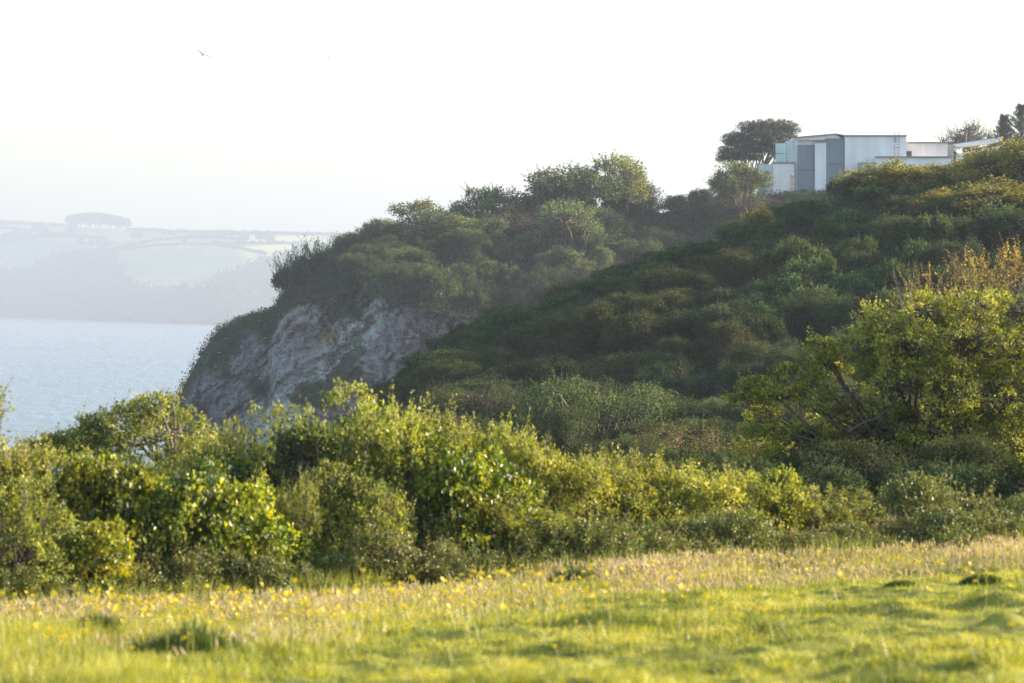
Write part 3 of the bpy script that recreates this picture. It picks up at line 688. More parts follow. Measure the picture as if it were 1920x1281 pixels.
nt.links.new(mx.outputs[0], b.inputs["Base Color"]); b.inputs["Roughness"].default_value = .95; b.inputs["Specular IOR Level"].default_value = .1
bp = nd(nt, "ShaderNodeBump"); bp.inputs["Strength"].default_value = .8; bp.inputs["Distance"].default_value = .5
nt.links.new(nz.outputs["Fac"], bp.inputs["Height"]); nt.links.new(bp.outputs[0], b.inputs["Normal"])
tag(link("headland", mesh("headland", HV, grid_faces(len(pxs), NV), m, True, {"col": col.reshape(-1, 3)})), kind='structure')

# undergrowth clinging to the headland
g = np.random.default_rng(12)
mask = (veg[..., 0] > .5) & (V_ < .88) & (pyv > 330) & (pyv < 860) & (U > 300) & (U < 1560)
cell = np.ones_like(U)
cell[:-1] = np.abs(np.diff(U, axis=0)); cellv = np.ones_like(U); cellv[:, :-1] = np.linalg.norm(np.diff(HV, axis=1), axis=-1)
wgt = (mask * cell * cellv).ravel(); ii = g.choice(len(wgt), 21000, p=wgt / wgt.sum())
pp = HV.reshape(-1, 3)[ii] + g.normal(size=(len(ii), 3)) * (.15, .15, .1)
slot = fbm(pp[:, 0] * .08, pp[:, 2] * .12, seed=70, oct=2) + .3 * g.normal(size=len(pp))
for q, (matn, lb) in enumerate((('scrub_leaf', "green undergrowth clinging to the headland above and beside the cliff"), ('brown_leaf', "brownish undergrowth on the headland slope"))):
    s_ = slot > 0 if q == 0 else slot <= 0
    scatter_scrub("undergrowth", pp[s_, 0], pp[s_, 1] - .25, pp[s_, 2], 10, .38, .24, matn, lb, 80 + q, .7)

def head_z(px, v):
    i = int(np.argmin(np.abs(pxs - px))); j = int(np.argmin(np.abs(vv - v)))
    return HV[i, j]
def head(key, px, top, base, wpx, label, Y=None, group=None, cat='tree', sink=.5, name=None, rz=None):
    i = int(np.argmin(np.abs(pxs - px)))
    if Y is None:
        j0, j1 = int(.58 * NV), int(.86 * NV)
        j = j0 + int(np.argmin(np.abs(pyv[i, j0:j1] - base))); p = HV[i, j].copy()
    else: p = P(px, base, Y)
    p = P(px, HY + (CZ - p[2]) / p[1] * K, p[1])
    wd = wpx / K * p[1]; pw, ph = TS[key]
    h = CZ + (HY - top) / K * p[1] - p[2] + sink
    tr = key.startswith('tree') or key in ('twiggy', 'bare')
    put(key, (p[0], p[1], p[2] - sink), (wd / pw, wd / pw, h / ph), rng.random() * 6.28 if rz is None else rz, label, cat, group, name, parts=('crown', 'trunk') if tr else ('foliage', 'branches'))
head('spiky', 545, 476, 540, 60, "leftmost spiky shrub of dark upright stems on the edge of the headland", cat='shrub')
head('spiky', 578, 456, 528, 65, "middle spiky shrub of dark upright stems on the headland edge", cat='shrub')
head('spiky', 612, 448, 512, 60, "spiky shrub of dark upright stems touching the small yellow green tree", cat='shrub')
head('treeY', 650, 438, 498, 62, "small yellow green tree right of the spiky dark stems on the headland")
head('twiggy', 705, 418, 476, 60, "thin brownish twiggy tree between the small yellow green tree and the wood")
head('treeB', 745, 412, 470, 70, "low pale green tree at the left end of the headland wood")
head('treeY', 800, 376, 465, 110, "sunlit yellow green tree left of the darker round topped tree on the headland")
head('treeA', 895, 352, 460, 130, "round topped green tree standing out of the left part of the headland wood")
head('treeB', 850, 400, 480, 120, "pale green tree below the round topped tree on the headland")
head('twiggy', 960, 385, 470, 120, "brown twiggy tree right of the round topped green tree on the headland")
head('treeB', 985, 370, 440, 70, "small tree in the dip of the headland skyline")
head('treeB', 1050, 325, 445, 130, "wide tree forming the left side of the highest clump on the headland")
head('bare', 1030, 338, 430, 70, "thin bare twigs sticking out left of the highest clump of trees")
head('treeA', 1105, 312, 440, 140, "broad green tree in the middle of the highest clump on the headland")
head('treeY', 1165, 292, 430, 105, "tallest yellow green tree of the headland wood")
head('treeY', 1198, 325, 425, 75, "yellow green tree on the right shoulder of the tallest one")
head('treeA', 1190, 362, 425, 90, "dark leafy tree at the foot of the tallest clump, above the smooth slope")
head('treeB', 1085, 378, 500, 130, "pale green tree in front of the highest clump")
head('treeY', 1140, 392, 470, 90, "yellow green tree low in front of the tallest clump")
head('twiggy', 1010, 400, 480, 90, "brownish sparse tree in the middle of the headland wood")
head('treeD', 1275, 368, 425, 90, "dark evergreen tree in the gap before the building's green tree")
head('treeD', 1318, 356, 415, 55, "small dark evergreen close to the bright tree beside the building")
head('treeA', 1390, 305, 400, 105, "bright green tree below the umbrella pine beside the building", Y=515)
head('treeB', 1350, 330, 400, 60, "small green tree on the left of the bright tree below the pine", Y=518)
head('twiggy', 1400, 362, 410, 110, "dry twiggy growth below the bright green tree beside the building", Y=500)
tries = 0; hp = []
while len(hp) < 190 and tries < 20000:
    tries += 1
    px = rng.uniform(545, 1560); v = rng.uniform(.59, .84)
    i = int(np.argmin(np.abs(pxs - px))); j = int(v * NV); p = HV[i, j]
    if any((p[0] - q_[0]) ** 2 + (p[1] - q_[1]) ** 2 * .5 < 2.1 ** 2 for q_ in hp): continue
    hp.append(p)
    u = rng.random(); ppx = pxv[i, j]
    key = 'paleA' if u < .16 else 'brownA' if u < .45 else 'scrubA' if u < .75 else 'scrubB' if u < .93 or v < .74 else 'twiggy'
    if ppx > 1230: key = 'scrubB' if u < .8 else 'brownA'
    s = rng.uniform(.9, 1.6); sz = s * rng.uniform(.9, 1.5)
    if 700 < ppx < 1215 and v > .64 and rng.random() < .6:
        key = ['treeA', 'treeB', 'treeB', 'treeD', 'treeA'][rng.randrange(5)]; s = rng.uniform(.65, 1.0); sz = s * rng.uniform(.75, 1.0) * (1 if v < .78 else .7)
    if ppx < 640: s *= .6; sz *= .45
    if ppx > 1230: sz *= .5
    if key == 'twiggy': s *= .7; sz *= .6
    put(key, tuple(p + (0, 0, -.3)), (s, s, sz), rng.random() * 6.28,
        {'paleA': "pale green shrub in the hazy wooded slope of the headland", 'brownA': "brownish shrub in the hazy wooded slope of the headland", 'scrubA': "dark round shrub in the hazy wooded slope of the headland",
         'scrubB': "low dark shrub in the hazy wooded slope of the headland", 'twiggy': "thin twiggy small tree in the hazy wooded slope of the headland", 'treeA': "mid green tree inside the hazy wood on the headland slope",
         'treeB': "greyish green tree inside the hazy wood on the headland slope", 'treeD': "dark evergreen tree inside the hazy wood on the headland slope", 'treeY': "yellowish tree inside the hazy wood on the headland slope"}[key],
        'tree' if key == 'twiggy' or key.startswith('tree') else 'shrub', "trees and shrubs on the wooded slope of the headland", parts=('crown', 'trunk') if key == 'twiggy' or key.startswith('tree') else ('foliage', 'branches'))

# umbrella pine behind the building
B = P(1432, 372, 548)
u_ = 548 / K
L = []
for (a_, b_, ra, rb) in [(1370, 287, 26, 12), (1395, 278, 34, 16), (1385, 262, 30, 12), (1420, 255, 34, 16), (1410, 240, 28, 10), (1445, 240, 36, 14), (1472, 243, 26, 14), (1455, 262, 36, 16), (1425, 282, 36, 12), (1365, 298, 20, 7), (1470, 272, 24, 14), (1400, 296, 28, 6)]:
    L.append(((a_ - 1432) * u_, rng.uniform(-1.0, 1.0), (372 - b_) * u_, ra * u_ * 1.05, ra * u_ * .9, rb * u_ * 1.15))
for i in range(26):
    a_, b_ = rng.uniform(1355, 1488), rng.uniform(236, 296); b_ = max(b_, 236 + abs(a_ - 1450) * .45 - 8)
    L.append(((a_ - 1432) * u_, rng.uniform(-2, 2), (372 - b_) * u_, rng.uniform(.5, 1.0), rng.uniform(.5, 1.0), rng.uniform(.35, .65)))
Fo, Br = plant(51, L, .20, .34, 22, .14, .35, up=.7, inner=.5, gap=-.4, gfreq=1.2, trunk_r=.16, flat=.8, twig=.3, base=((.4, 0, 0), (-2.5, 0, 0)), under=-.55)
r = empty("umbrella_pine", B); link("crown", Fo.mesh("pine_crown", M['pine_leaf']), r); link("trunk", Br.mesh("pine_trunk", M['bark']), r)
tag(r, "dark umbrella pine with a flat spreading crown behind the left end of the building", "tree")
head('bare', 1812, 222, 300, 100, "leafless tree behind the low flat wing of the building", Y=600)
head('bare', 1862, 240, 300, 50, "small leafless tree right of the larger leafless one, near the dark conifer", Y=602)
# conifers
def conifer(px, top, base, wpx, Y, seed, label):
    g = np.random.default_rng(seed); B = P(px, base, Y); h = (base - top) / K * Y; wd = wpx / K * Y
    F_, T_ = Quads(), Quads(); T_.tube(np.array([[0, 0, 0], [0, 0, h * .5], [.05, 0, h]]), [.3, .2, .03], 6)
    for i in range(70):
        z = h * (.08 + .90 * i / 70); L_ = wd * .5 * (1.05 - z / h) * g.uniform(.7, 1.15) + .15; a_ = i * 2.4
        dr = unit(np.array([math.cos(a_), math.sin(a_), .45])); t = np.linspace(0, 1, 6)[:, None]
        ln = np.array([0, 0, z]) + dr * L_ * t + np.array([0, 0, .25]) * L_ * t * t; T_.tube(ln, .05 * (1.1 - t[:, 0]), 3)
        k_ = 170; tt = g.random((k_, 1)); pp_ = np.array([0, 0, z]) + dr * L_ * tt + np.array([0, 0, .25]) * L_ * tt ** 2 + g.normal(size=(k_, 3)) * .10
        F_.leaves(pp_, dr + g.normal(size=(k_, 3)) * .6, g.normal(size=(k_, 3)), .26, .09, np.clip(.5 + .2 * g.normal(size=k_), 0, 1))
    r = empty("conifer", B); link("crown", F_.mesh("conifer_crown", M['pine_leaf']), r); link("trunk", T_.mesh("conifer_trunk", M['bark']), r)
    return tag(r, label, "tree")
conifer(1914, 196, 330, 130, 560, 5, "tall dark conifer at the photo's right edge above the yellow shrubs")
conifer(1882, 216, 330, 80, 562, 6, "shorter dark conifer just left of the tall one at the right edge")

# ------------------------------------------------------------------ the building on the hilltop
def render_mat(name, col, rough=.8, panel=0):
    m, nt, b, out = newmat(name)
    tc = nd(nt, "ShaderNodeTexCoord"); nz = nd(nt, "ShaderNodeTexNoise"); nz.inputs["Scale"].default_value = .5; nz.inputs["Detail"].default_value = 7
    mp = nd(nt, "ShaderNodeMapping"); mp.inputs["Scale"].default_value = (1.6, 1, .35)
    nt.links.new(tc.outputs["Object"], mp.inputs[0]); nt.links.new(mp.outputs[0], nz.inputs[0])
    c = np.array(col); rp = ramp(nt, [(.3, tuple(c * .86)), (.7, tuple(c * 1.06))], nz.outputs["Fac"])
    nt.links.new(rp.outputs[0], b.inputs["Base Color"]); b.inputs["Roughness"].default_value = rough; b.inputs["Specular IOR Level"].default_value = .3
    if panel:
        br = nd(nt, "ShaderNodeTexBrick"); br.inputs["Scale"].default_value = 1.0; br.inputs["Mortar Size"].default_value = .012; br.inputs["Row Height"].default_value = panel; br.inputs["Brick Width"].default_value = panel * 3.2; br.offset = 0
        br.inputs["Color1"].default_value = br.inputs["Color2"].default_value = (1, 1, 1, 1); br.inputs["Mortar"].default_value = (.72, .72, .72, 1)
        m2 = nd(nt, "ShaderNodeMapping"); m2.inputs["Rotation"].default_value = (math.radians(90), 0, 0)
        nt.links.new(tc.outputs["Object"], m2.inputs[0]); nt.links.new(m2.outputs[0], br.inputs["Vector"])
        mm = nd(nt, "ShaderNodeMix", data_type='RGBA', blend_type='MULTIPLY'); mm.inputs[0].default_value = .55
        nt.links.new(rp.outputs[0], mm.inputs[6]); nt.links.new(br.outputs[0], mm.inputs[7]); nt.links.new(mm.outputs[2], b.inputs["Base Color"])
    return m
M['white_wall'] = render_mat("white_wall", (.80, .79, .77), .8, .55)
M['cream_wall'] = render_mat("cream_wall", (.80, .73, .67), .85, .42)
M['cladding'] = render_mat("cladding", (.26, .30, .34), .5)
M['trim'] = plain_mat("trim", (.20, .215, .23), .5, .4, .1, 1)
M['white_trim'] = plain_mat("white_trim", (.80, .82, .84), .5, .4, .05, 1)
M['dark_room'] = plain_mat("dark_room", (.05, .055, .06), .6, .3, .1, 1)
M['furniture'] = plain_mat("furniture", (.04, .09, .08), .6, .3, .1, 2)
m, nt, b, out = newmat("pane_glass"); M['glass'] = m
tr = nd(nt, "ShaderNodeBsdfTransparent"); tr.inputs[0].default_value = (.80, .92, .90, 1); gl_ = nd(nt, "ShaderNodeBsdfGlossy"); gl_.inputs["Roughness"].default_value = .05
lw = nd(nt, "ShaderNodeLayerWeight"); lw.inputs[0].default_value = .35; mx = nd(nt, "ShaderNodeMixShader")
nt.links.new(lw.outputs["Fresnel"], mx.inputs[0]); nt.links.new(tr.outputs[0], mx.inputs[1]); nt.links.new(gl_.outputs[0], mx.inputs[2])
fr_ = nd(nt, "ShaderNodeBsdfTranslucent"); fr_.inputs[0].default_value = (.80, .93, .88, 1); df_ = nd(nt, "ShaderNodeBsdfDiffuse"); df_.inputs[0].default_value = (.78, .90, .86, 1)
m3 = nd(nt, "ShaderNodeMixShader"); m3.inputs[0].default_value = .5; nt.links.new(fr_.outputs[0], m3.inputs[1]); nt.links.new(df_.outputs[0], m3.inputs[2])
m4 = nd(nt, "ShaderNodeMixShader"); m4.inputs[0].default_value = .6; nt.links.new(mx.outputs[0], m4.inputs[1]); nt.links.new(m3.outputs[0], m4.inputs[2]); nt.links.new(m4.outputs[0], out.inputs[0])
m, nt, b, out = newmat("window_glass"); M['wglass'] = m
b.inputs["Base Color"].default_value = (.30, .27, .22, 1); b.inputs["Roughness"].default_value = .08; b.inputs["Specular IOR Level"].default_value = 1.0; b.inputs["Metallic"].default_value = .6

BY = 530.0
bld = empty("apartment_building", P(1600, 400, BY))
tag(bld, "pale flat roofed modern building with grey ribbed cladding and glass balconies on the hilltop", "building")
def bx(Q, a, b_, t, bo, y0, y1, root=None):
    r0 = np.array(bld.location)
    x0, x1 = (a - CX) / K * BY, (b_ - CX) / K * BY; z0, z1 = CZ + (HY - bo) / K * BY, CZ + (HY - t) / K * BY
    Q.box(x0 - r0[0], x1 - r0[0], y0, y1, z0 - r0[2], z1 - r0[2])
def part(name, mat, boxes, parent=None):
    Q = Quads()
    for bb in boxes: bx(Q, *bb)
    return link(name, Q.mesh(name, M[mat]), parent or bld)
part("wall", 'white_wall', [(1584, 1699, 256, 425, 0, 12)])
part("wall", 'cream_wall', [(1699.3, 1778, 268, 425, 1.2, 11)])
part("wall", 'white_wall', [(1528.4, 1549.6, 267, 425, .5, 8)])
part("wall", 'cream_wall', [(1491, 1583.6, 260, 425, 2.2, 9)])
part("wall", 'cream_wall', [(1451, 1490.6, 306, 425, 1.4, 9)])
part("wall", 'white_wall', [(1438.3, 1450.6, 307, 425, 3.0, 9)])
part("wall", 'white_wall', [(1477, 1490.7, 264, 305, 2.6, 8)])
part("wall", 'white_wall', [(1640, 1778, 297, 425, -2.6, -.4)])
part("wall", 'cladding', [(1607, 1639.4, 306, 425, -1.8, -.6)])
part("wall", 'trim', [(1778.3, 1791.6, 270, 425, 2.6, 9)])
part("roof_edge", 'trim', [(1583, 1700, 253.6, 256, -.25, 12.2)])
part("roof_edge", 'trim', [(1700.2, 1779, 265.8, 268, .95, 11.2)])
part("roof_edge", 'trim', [(1527.6, 1550.2, 264.6, 267, .3, 2.0)])
part("roof_edge", 'trim', [(1450.2, 1490.9, 303.4, 306, 1.2, 2.4)])
part("roof_edge", 'trim', [(1639, 1779, 294.6, 297, -2.9, -.7)])
part("downpipe", 'white_trim', [(1492, 1493.6, 262, 425, 2.0, 2.17)])
part("corner_post", 'white_trim', [(1494.5, 1497, 259.8, 425, 1.9, 2.19)])
# sloping attic roof line above the left bay
Q = Quads(); r0 = np.array(bld.location)
pl = [(1489, 258.5), (1569, 251.5), (1584, 254.5), (1584, 262), (1489, 262)]
tp = [P(a_, b_, BY) - r0 for a_, b_ in pl]
for (i0, i1, i2, i3) in [(0, 1, 3, 4)]:
    f = [tp[0] + (0, 1.7, 0), tp[1] + (0, 1.7, 0), tp[3] + (0, 1.7, 0), tp[4] + (0, 1.7, 0)]; bk = [q + np.array([0, 7, 0]) for q in f]
    Q.add(f + bk, [(0, 1, 2, 3), (4, 5, 6, 7), (0, 1, 5, 4), (2, 3, 7, 6), (0, 3, 7, 4), (1, 2, 6, 5)])
link("attic_wall", Q.mesh("attic_wall", M['cream_wall']), bld)
Q = Quads()
for a_, b_ in ((0, 1), (1, 2)):
    f = [tp[a_] + (0, 1.4, 0), tp[b_] + (0, 1.4, 0), tp[b_] + (0, 1.4, .14), tp[a_] + (0, 1.4, .14)]; bk = [q + np.array([0, 7.5, 0]) for q in f]
    Q.add(f + bk, [(0, 1, 2, 3), (4, 5, 6, 7), (0, 1, 5, 4), (2, 3, 7, 6), (0, 3, 7, 4), (1, 2, 6, 5)])
link("roof_edge", Q.mesh("roof_edge", M['trim']), bld)
# ribbed cladding
for (a_, b_, t_, mid, bo, y) in [(1498, 1528, 273, 317.5, 425, 1.3), (1550.5, 1583.4, 261, 306.5, 425, .6)]:
    for (tt, bb) in ((t_, mid - .6), (mid + .8, bo)):
        Q = Quads(); bx(Q, a_, b_, tt, bb, y, y + 1.4)
        nrib = int((b_ - a_) / 4.2)
        for i in range(nrib):
            xx = a_ + .8 + i * (b_ - a_ - 1) / nrib; bx(Q, xx, xx + 2.2, tt + .3, bb - .3, y - .10, y - .003)
        link("cladding_panel", Q.mesh("cladding_panel", M['cladding']), bld)
    part("cladding_ledge", 'trim', [(a_ - .2, b_ + .1, mid - .6, mid + .8, y - .25, y + .9)])
    part("cladding_cap", 'trim', [(a_ - .3, b_ + .2, t_ - 1.6, t_, y - .2, y + 1.2)])
# windows
f = part("window", 'trim', [(1699.6, 1710.6, 283, 296, 1.05, 1.19)]); part("pane", 'dark_room', [(1700.4, 1709.8, 284, 295.2, .98, 1.04)], f)
f = part("window", 'white_trim', [(1483, 1490.4, 327, 360, 1.3, 1.39)])
for t_ in (328, 339, 350): part("pane", 'wglass', [(1483.7, 1489.8, t_, t_ + 9, 1.24, 1.29)], f)
# glass boxes of the stair and balcony
for (a_, b_, t_, mid, bo, y0, y1) in [(1455, 1476.6, 268, 287.5, 303.2, 2.0, 5.2), (1424, 1438, 307, 326, 345, 3.2, 6.0)]:
    fr = part("balcony_frame", 'trim', [(a_, a_ + .7, t_, bo, y0, y0 + .08), (b_ - .5, b_, t_, bo, y0, y0 + .08), (a_, b_, t_ - 1.2, t_, y0, y0 + .1), (a_, b_, mid - .6, mid + .4, y0, y0 + .1),
                                        (a_, a_ + .7, t_, bo, y1, y1 + .08), (a_, b_, bo - .3, bo + .8, y0 - .05, y1)])
    part("balcony_glass", 'glass', [(a_ + .8, b_ - .6, t_ + .2, mid - .7, y0 + .02, y0 + .05)], fr)
    part("balcony_glass", 'glass', [(a_ + .8, b_ - .6, mid + .5, bo - .4, y0 + .02, y0 + .05)], fr)
part("balcony_floor", 'trim', [(1424, 1438.2, 345.4, 347, 3.1, 6.2)])
part("stair_wall", 'cladding', [(1426, 1438.2, 347.2, 425, 3.4, 8)])
# roof furniture: ladder, aerials
Q = Quads()
bx(Q, 1675.2, 1675.9, 256.5, 296, -.5, -.44); bx(Q, 1684.2, 1684.9, 256.5, 296, -.5, -.44)
for i in range(9): bx(Q, 1675.9, 1684.2, 259 + i * 4, 259.6 + i * 4, -.5, -.45)
for t_ in (250, 256, 277): bx(Q, 1673.2, 1686.8, t_, t_ + .7, -.9, -.83)
bx(Q, 1676, 1676.8, 248, 256.4, -.5, -.42); bx(Q, 1683.4, 1684.2, 248, 256.4, -.5, -.42); bx(Q, 1677.6, 1679.2, 256.5, 268, -.36, -.2)
link("roof_ladder", Q.mesh("roof_ladder", M['trim']), bld)
part("aerial", 'trim', [(1601, 1601.6, 248, 253.5, 3, 3.05), (1599.8, 1602.8, 248, 248.9, 3, 3.05)])
part("roof_pipe", 'trim', [(1687, 1688.6, 251.5, 253.5, 2, 2.1)])
part("roof_pipe", 'trim', [(1552.6, 1553.4, 249.5, 254.6, 4, 4.1)])
# seat inside the balcony: stands on it, a thing of its own
Q = Quads(); bx(Q, 1459, 1472, 297, 302.8, 3.2, 4.2); bx(Q, 1460, 1471, 292.5, 296.9, 3.9, 4.2); bx(Q, 1459, 1460.2, 294.5, 296.9, 3.2, 3.88); bx(Q, 1470.8, 1472, 294.5, 296.9, 3.2, 3.88)
Q.V = [v + r0 for v in Q.V]
tag(link("balcony_sofa", Q.mesh("balcony_sofa", M['furniture'])), "dark green seat behind the glass of the upper balcony", "sofa")
# second building with a white pitched roof
b2_ = empty("white_roofed_building", P(1830, 400, BY + 4)); tag(b2_, "low building with a white sloping roof edge half hidden by yellow shrubs", "building")
r2 = np.array(b2_.location); Q = Quads(); Yq = BY + 4
f = [P(1792, 289, Yq), P(1875, 274, Yq), P(1875, 425, Yq), P(1792, 425, Yq)]; f = [q - r2 for q in f]; bk = [q + np.array([0, 9, 0]) for q in f]
FQ = [(0, 1, 2, 3), (4, 5, 6, 7), (0, 1, 5, 4), (2, 3, 7, 6), (0, 3, 7, 4), (1, 2, 6, 5)]
Q.add(f + bk, FQ); link("wall", Q.mesh("wall", M['cream_wall']), b2_)
for nm_, mt, (o0, o1), y in (("roof", 'white_trim', (0, 5.5), -.8), ("roof_edge", 'trim', (-1.6, -.1), -.9)):
    Q = Quads(); f = [P(1789, 271 + o0, Yq), P(1878, 257.5 + o0, Yq), P(1878, 257.5 + o1 + (2 if o0 == 0 else 0), Yq), P(1789, 271 + o1, Yq)]
    f = [q - r2 + (0, y, 0) for q in f]; bk = [q + np.array([0, 10.5, 0]) for q in f]; Q.add(f + bk, FQ); link(nm_, Q.mesh(nm_, M[mt]), b2_)
for a_ in (1806, 1822, 1838, 1854):
    t_ = 292 - (a_ - 1792) * .18; Q = Quads(); f = [P(a_, t_, Yq), P(a_ + 9, t_, Yq), P(a_ + 9, t_ + 14, Yq), P(a_, t_ + 14, Yq)]
    f = [q - r2 + (0, -.12, 0) for q in f]; bk = [q + np.array([0, .1, 0]) for q in f]; Q.add(f + bk, FQ); link("window", Q.mesh("window", M['wglass']), b2_)

# ------------------------------------------------------------------ far coast
FT = [(-1200, 440), (-600, 425), (-100, 414), (0, 416), (130, 424), (240, 431), (400, 436), (600, 440), (700, 441), (900, 450), (1150, 480), (1400, 530), (1600, 548)]
FS = [(-1200, 588), (-400, 590), (0, 595), (150, 600), (300, 606), (450, 610), (700, 612), (1000, 614), (1600, 616)]
fu = np.linspace(-1100, 1550, 560); fv = np.linspace(0, 1, 170)
FU, FV = np.meshgrid(fu, fv, indexing='ij')
S_, T_ = interp(FU, FS), interp(FU, FT)
t1 = np.clip(FV / .86, 0, 1); t2 = np.clip((FV - .86) / .14, 0, 1)
YS = K * CZ / (S_ - HY); FY = YS + 1500 * t1 ** 1.25 + 400 * t2
PYf = S_ + (T_ - S_) * t1 + 5 * fbm(FU * .012, FV * 6, seed=91, oct=3) * np.sin(np.pi * t1)
FZ = CZ + (HY - PYf) / K * FY - t2 * 60; FX = (FU - CX) / K * FY
FZ = np.where(FV == 0, -3, FZ)
nf = fbm(FU * .03, PYf * .06, seed=92, oct=4)
woodline = interp(FU, [(-1100, 520), (-200, 500), (0, 515), (60, 498), (110, 475), (215, 478), (232, 530), (300, 548), (380, 545), (420, 520), (470, 495), (560, 470), (700, 470), (1550, 520)])
wood = sstep(-6, 6, PYf - woodline - 7 * nf)
fields = C3((.32, .34, .17)) * (1 + .08 * nf[..., None])
cellid = _hash(np.floor((FU + 22 * np.sin(PYf * .05)) / 120), np.floor((PYf + FU * .03) / 17), np.zeros_like(FU), 9)
fields = fields * (.8 + .5 * cellid[..., None]); warm = (cellid > .6)[..., None]
fields = np.where(warm, fields * C3((1.25, 1.1, .9)), fields)
fc = fields * (1 - wood[..., None]) + C3((.035, .05, .03)) * wood[..., None]
m, nt, b, out = newmat("far_hill"); at = nd(nt, "ShaderNodeAttribute", attribute_name="col"); nt.links.new(at.outputs["Color"], b.inputs["Base Color"]); b.inputs["Roughness"].default_value = 1; b.inputs["Specular IOR Level"].default_value = 0
tag(link("far_hills", mesh("far_hills", np.stack([FX, FY, FZ], -1), grid_faces(len(fu), len(fv)), m, True, {"col": fc.reshape(-1, 3)})), kind='structure')
def far_pt(px, py):
    i = int(np.argmin(np.abs(fu - px))); jmax = int(.86 * 169); j = int(np.argmin(np.abs(PYf[i, :jmax + 1] - py)))
    return np.array([FX[i, j], FY[i, j], FZ[i, j]])
# distant woodland on the lower slopes
g = np.random.default_rng(8); sel = np.where((wood > .6) & (FV < .85) & (FV > .01) & (FU > -400) & (FU < 760))
k_ = g.choice(len(sel[0]), 6500); Q = Quads()
ctr = np.stack([FX[sel][k_], FY[sel][k_], FZ[sel][k_] + 3], -1) + g.normal(size=(6500, 3)) * (4, 8, 1)
idx = np.repeat(np.arange(6500), 12); p_ = ctr[idx] + g.normal(size=(len(idx), 3)) * (6, 5, 4.5)
Q.leaves(p_, g.normal(size=p_.shape) + (0, 0, .5), g.normal(size=p_.shape) + (0, -1, .5), 7.5, 6.0, np.clip(.5 + .25 * g.normal(size=len(idx)), 0, 1))
tag(link("distant_woodland", Q.mesh("distant_woodland", M['dark_leaf'])), "pale hazy woodland covering the lower slopes of the far coast", "woodland", None, 'stuff')
# hedgerows between the fields
HR = [([(-150, 422), (0, 417), (70, 421), (130, 425)], "skyline hedgerow left of the distant clump of trees"), ([(-100, 425), (0, 428), (60, 434), (110, 443), (150, 445), (200, 449)], "hedgerow under the skyline at the far left of the far coast"),
      ([(240, 431), (320, 435), (400, 437), (480, 438), (560, 440), (640, 441)], "skyline hedgerow right of the distant clump of trees"), ([(200, 472), (240, 462), (290, 452), (340, 447), (400, 447), (450, 450)], "hedgerow curving up the middle of the far coast"),
      ([(205, 471), (250, 466), (300, 461), (360, 459), (410, 461), (460, 469), (500, 478)], "long hedgerow arching over the large pale field"), ([(380, 445), (430, 441), (500, 438)], "short hedgerow joining the skyline near the right of the far coast"),
      ([(400, 458), (440, 459), (500, 457), (560, 458)], "short hedgerow over the bright field at the right of the far coast"), ([(0, 455), (50, 450), (90, 444), (140, 446)], "thick hedgerow at the left of the far coast")]
for q, (pl, lb) in enumerate(HR):
    pl = np.array(pl, float); xx = np.arange(pl[0, 0], pl[-1, 0], 1.2); yy = np.interp(xx, pl[:, 0], pl[:, 1])
    Q = Quads(); g = np.random.default_rng(200 + q); hh = 3.6 if q < 7 else 9
    ctr = np.array([far_pt(a_, b_) for a_, b_ in zip(xx, yy)]); idx = np.repeat(np.arange(len(xx)), 26)
    hs_ = hh * (.7 + .6 * g.random(len(xx)) + 1.2 * (g.random(len(xx)) > .94))
    p_ = ctr[idx] + g.normal(size=(len(idx), 3)) * (1.2, 2, .4) + np.array([0, 0, 1.0]) * (g.random(len(idx)) * hs_[idx])[:, None]
    Q.leaves(p_, g.normal(size=p_.shape), g.normal(size=p_.shape) + (0, -1, 0), 3.6, 3.0, .4)
    tag(link("hedgerow", Q.mesh("hedgerow", M['dark_leaf'])), lb, "hedgerow")
# trees of the far coast
proto('far', 'distant_tree', 'dark_leaf', seed=61, lobes=[(0, 0, 15, 8, 8, 6), (4, 2, 12, 6, 6, 5), (-4, -1, 13, 6, 6, 5), (0, -4, 11, 5, 5, 4), (1, 1, 18, 6, 6, 4)], clump_r=1.4, spacing=2.2, per=9, leaf=1.9, gap=-.5, trunk_r=.7, twig=.1, under=-.5)
def fart(px, py, s, label, group=None, sx=1.0):
    p_ = far_pt(px, py); s = s * p_[1] / 6200; put('far', tuple(p_ + (0, 0, -1)), (s * sx, s, s), rng.random() * 6.28, label, 'tree', group, parts=('crown', 'trunk'))
for i in range(17):
    t = i / 16.0; a_ = 134 + 101 * t
    fart(a_, 425 + 6 * t, (.86 + .26 * math.sin(math.pi * min(1, max(0, t)))) * .98 + rng.uniform(-.03, .03), "tree of the flat topped clump on the far skyline, bare trunks below", "clump of trees on the far skyline")
for i, (a_, b_, s) in enumerate([(68, 436, .7), (75, 437, .8), (84, 440, .5), (138, 440, .8), (131, 442, .6), (250, 447, .5), (262, 448, .55), (320, 445, .5), (345, 458, .4), (310, 443, .55), (447, 464, .5), (455, 459, .7), (462, 456, .7), (480, 437, .3),
                                 (490, 455, .8), (500, 456, .9), (508, 457, .7), (150, 462, .6), (170, 464, .6), (185, 462, .5), (195, 466, .6), (205, 463, .5), (20, 450, .6), (35, 449, .7), (8, 452, .6), (50, 447, .6)]):
    fart(a_, b_, s, "small hazy tree standing among the fields of the far coast" if s != .3 else "tiny lone tree on the far skyline right of the clump", "scattered trees on the far coast" if s != .3 else None)

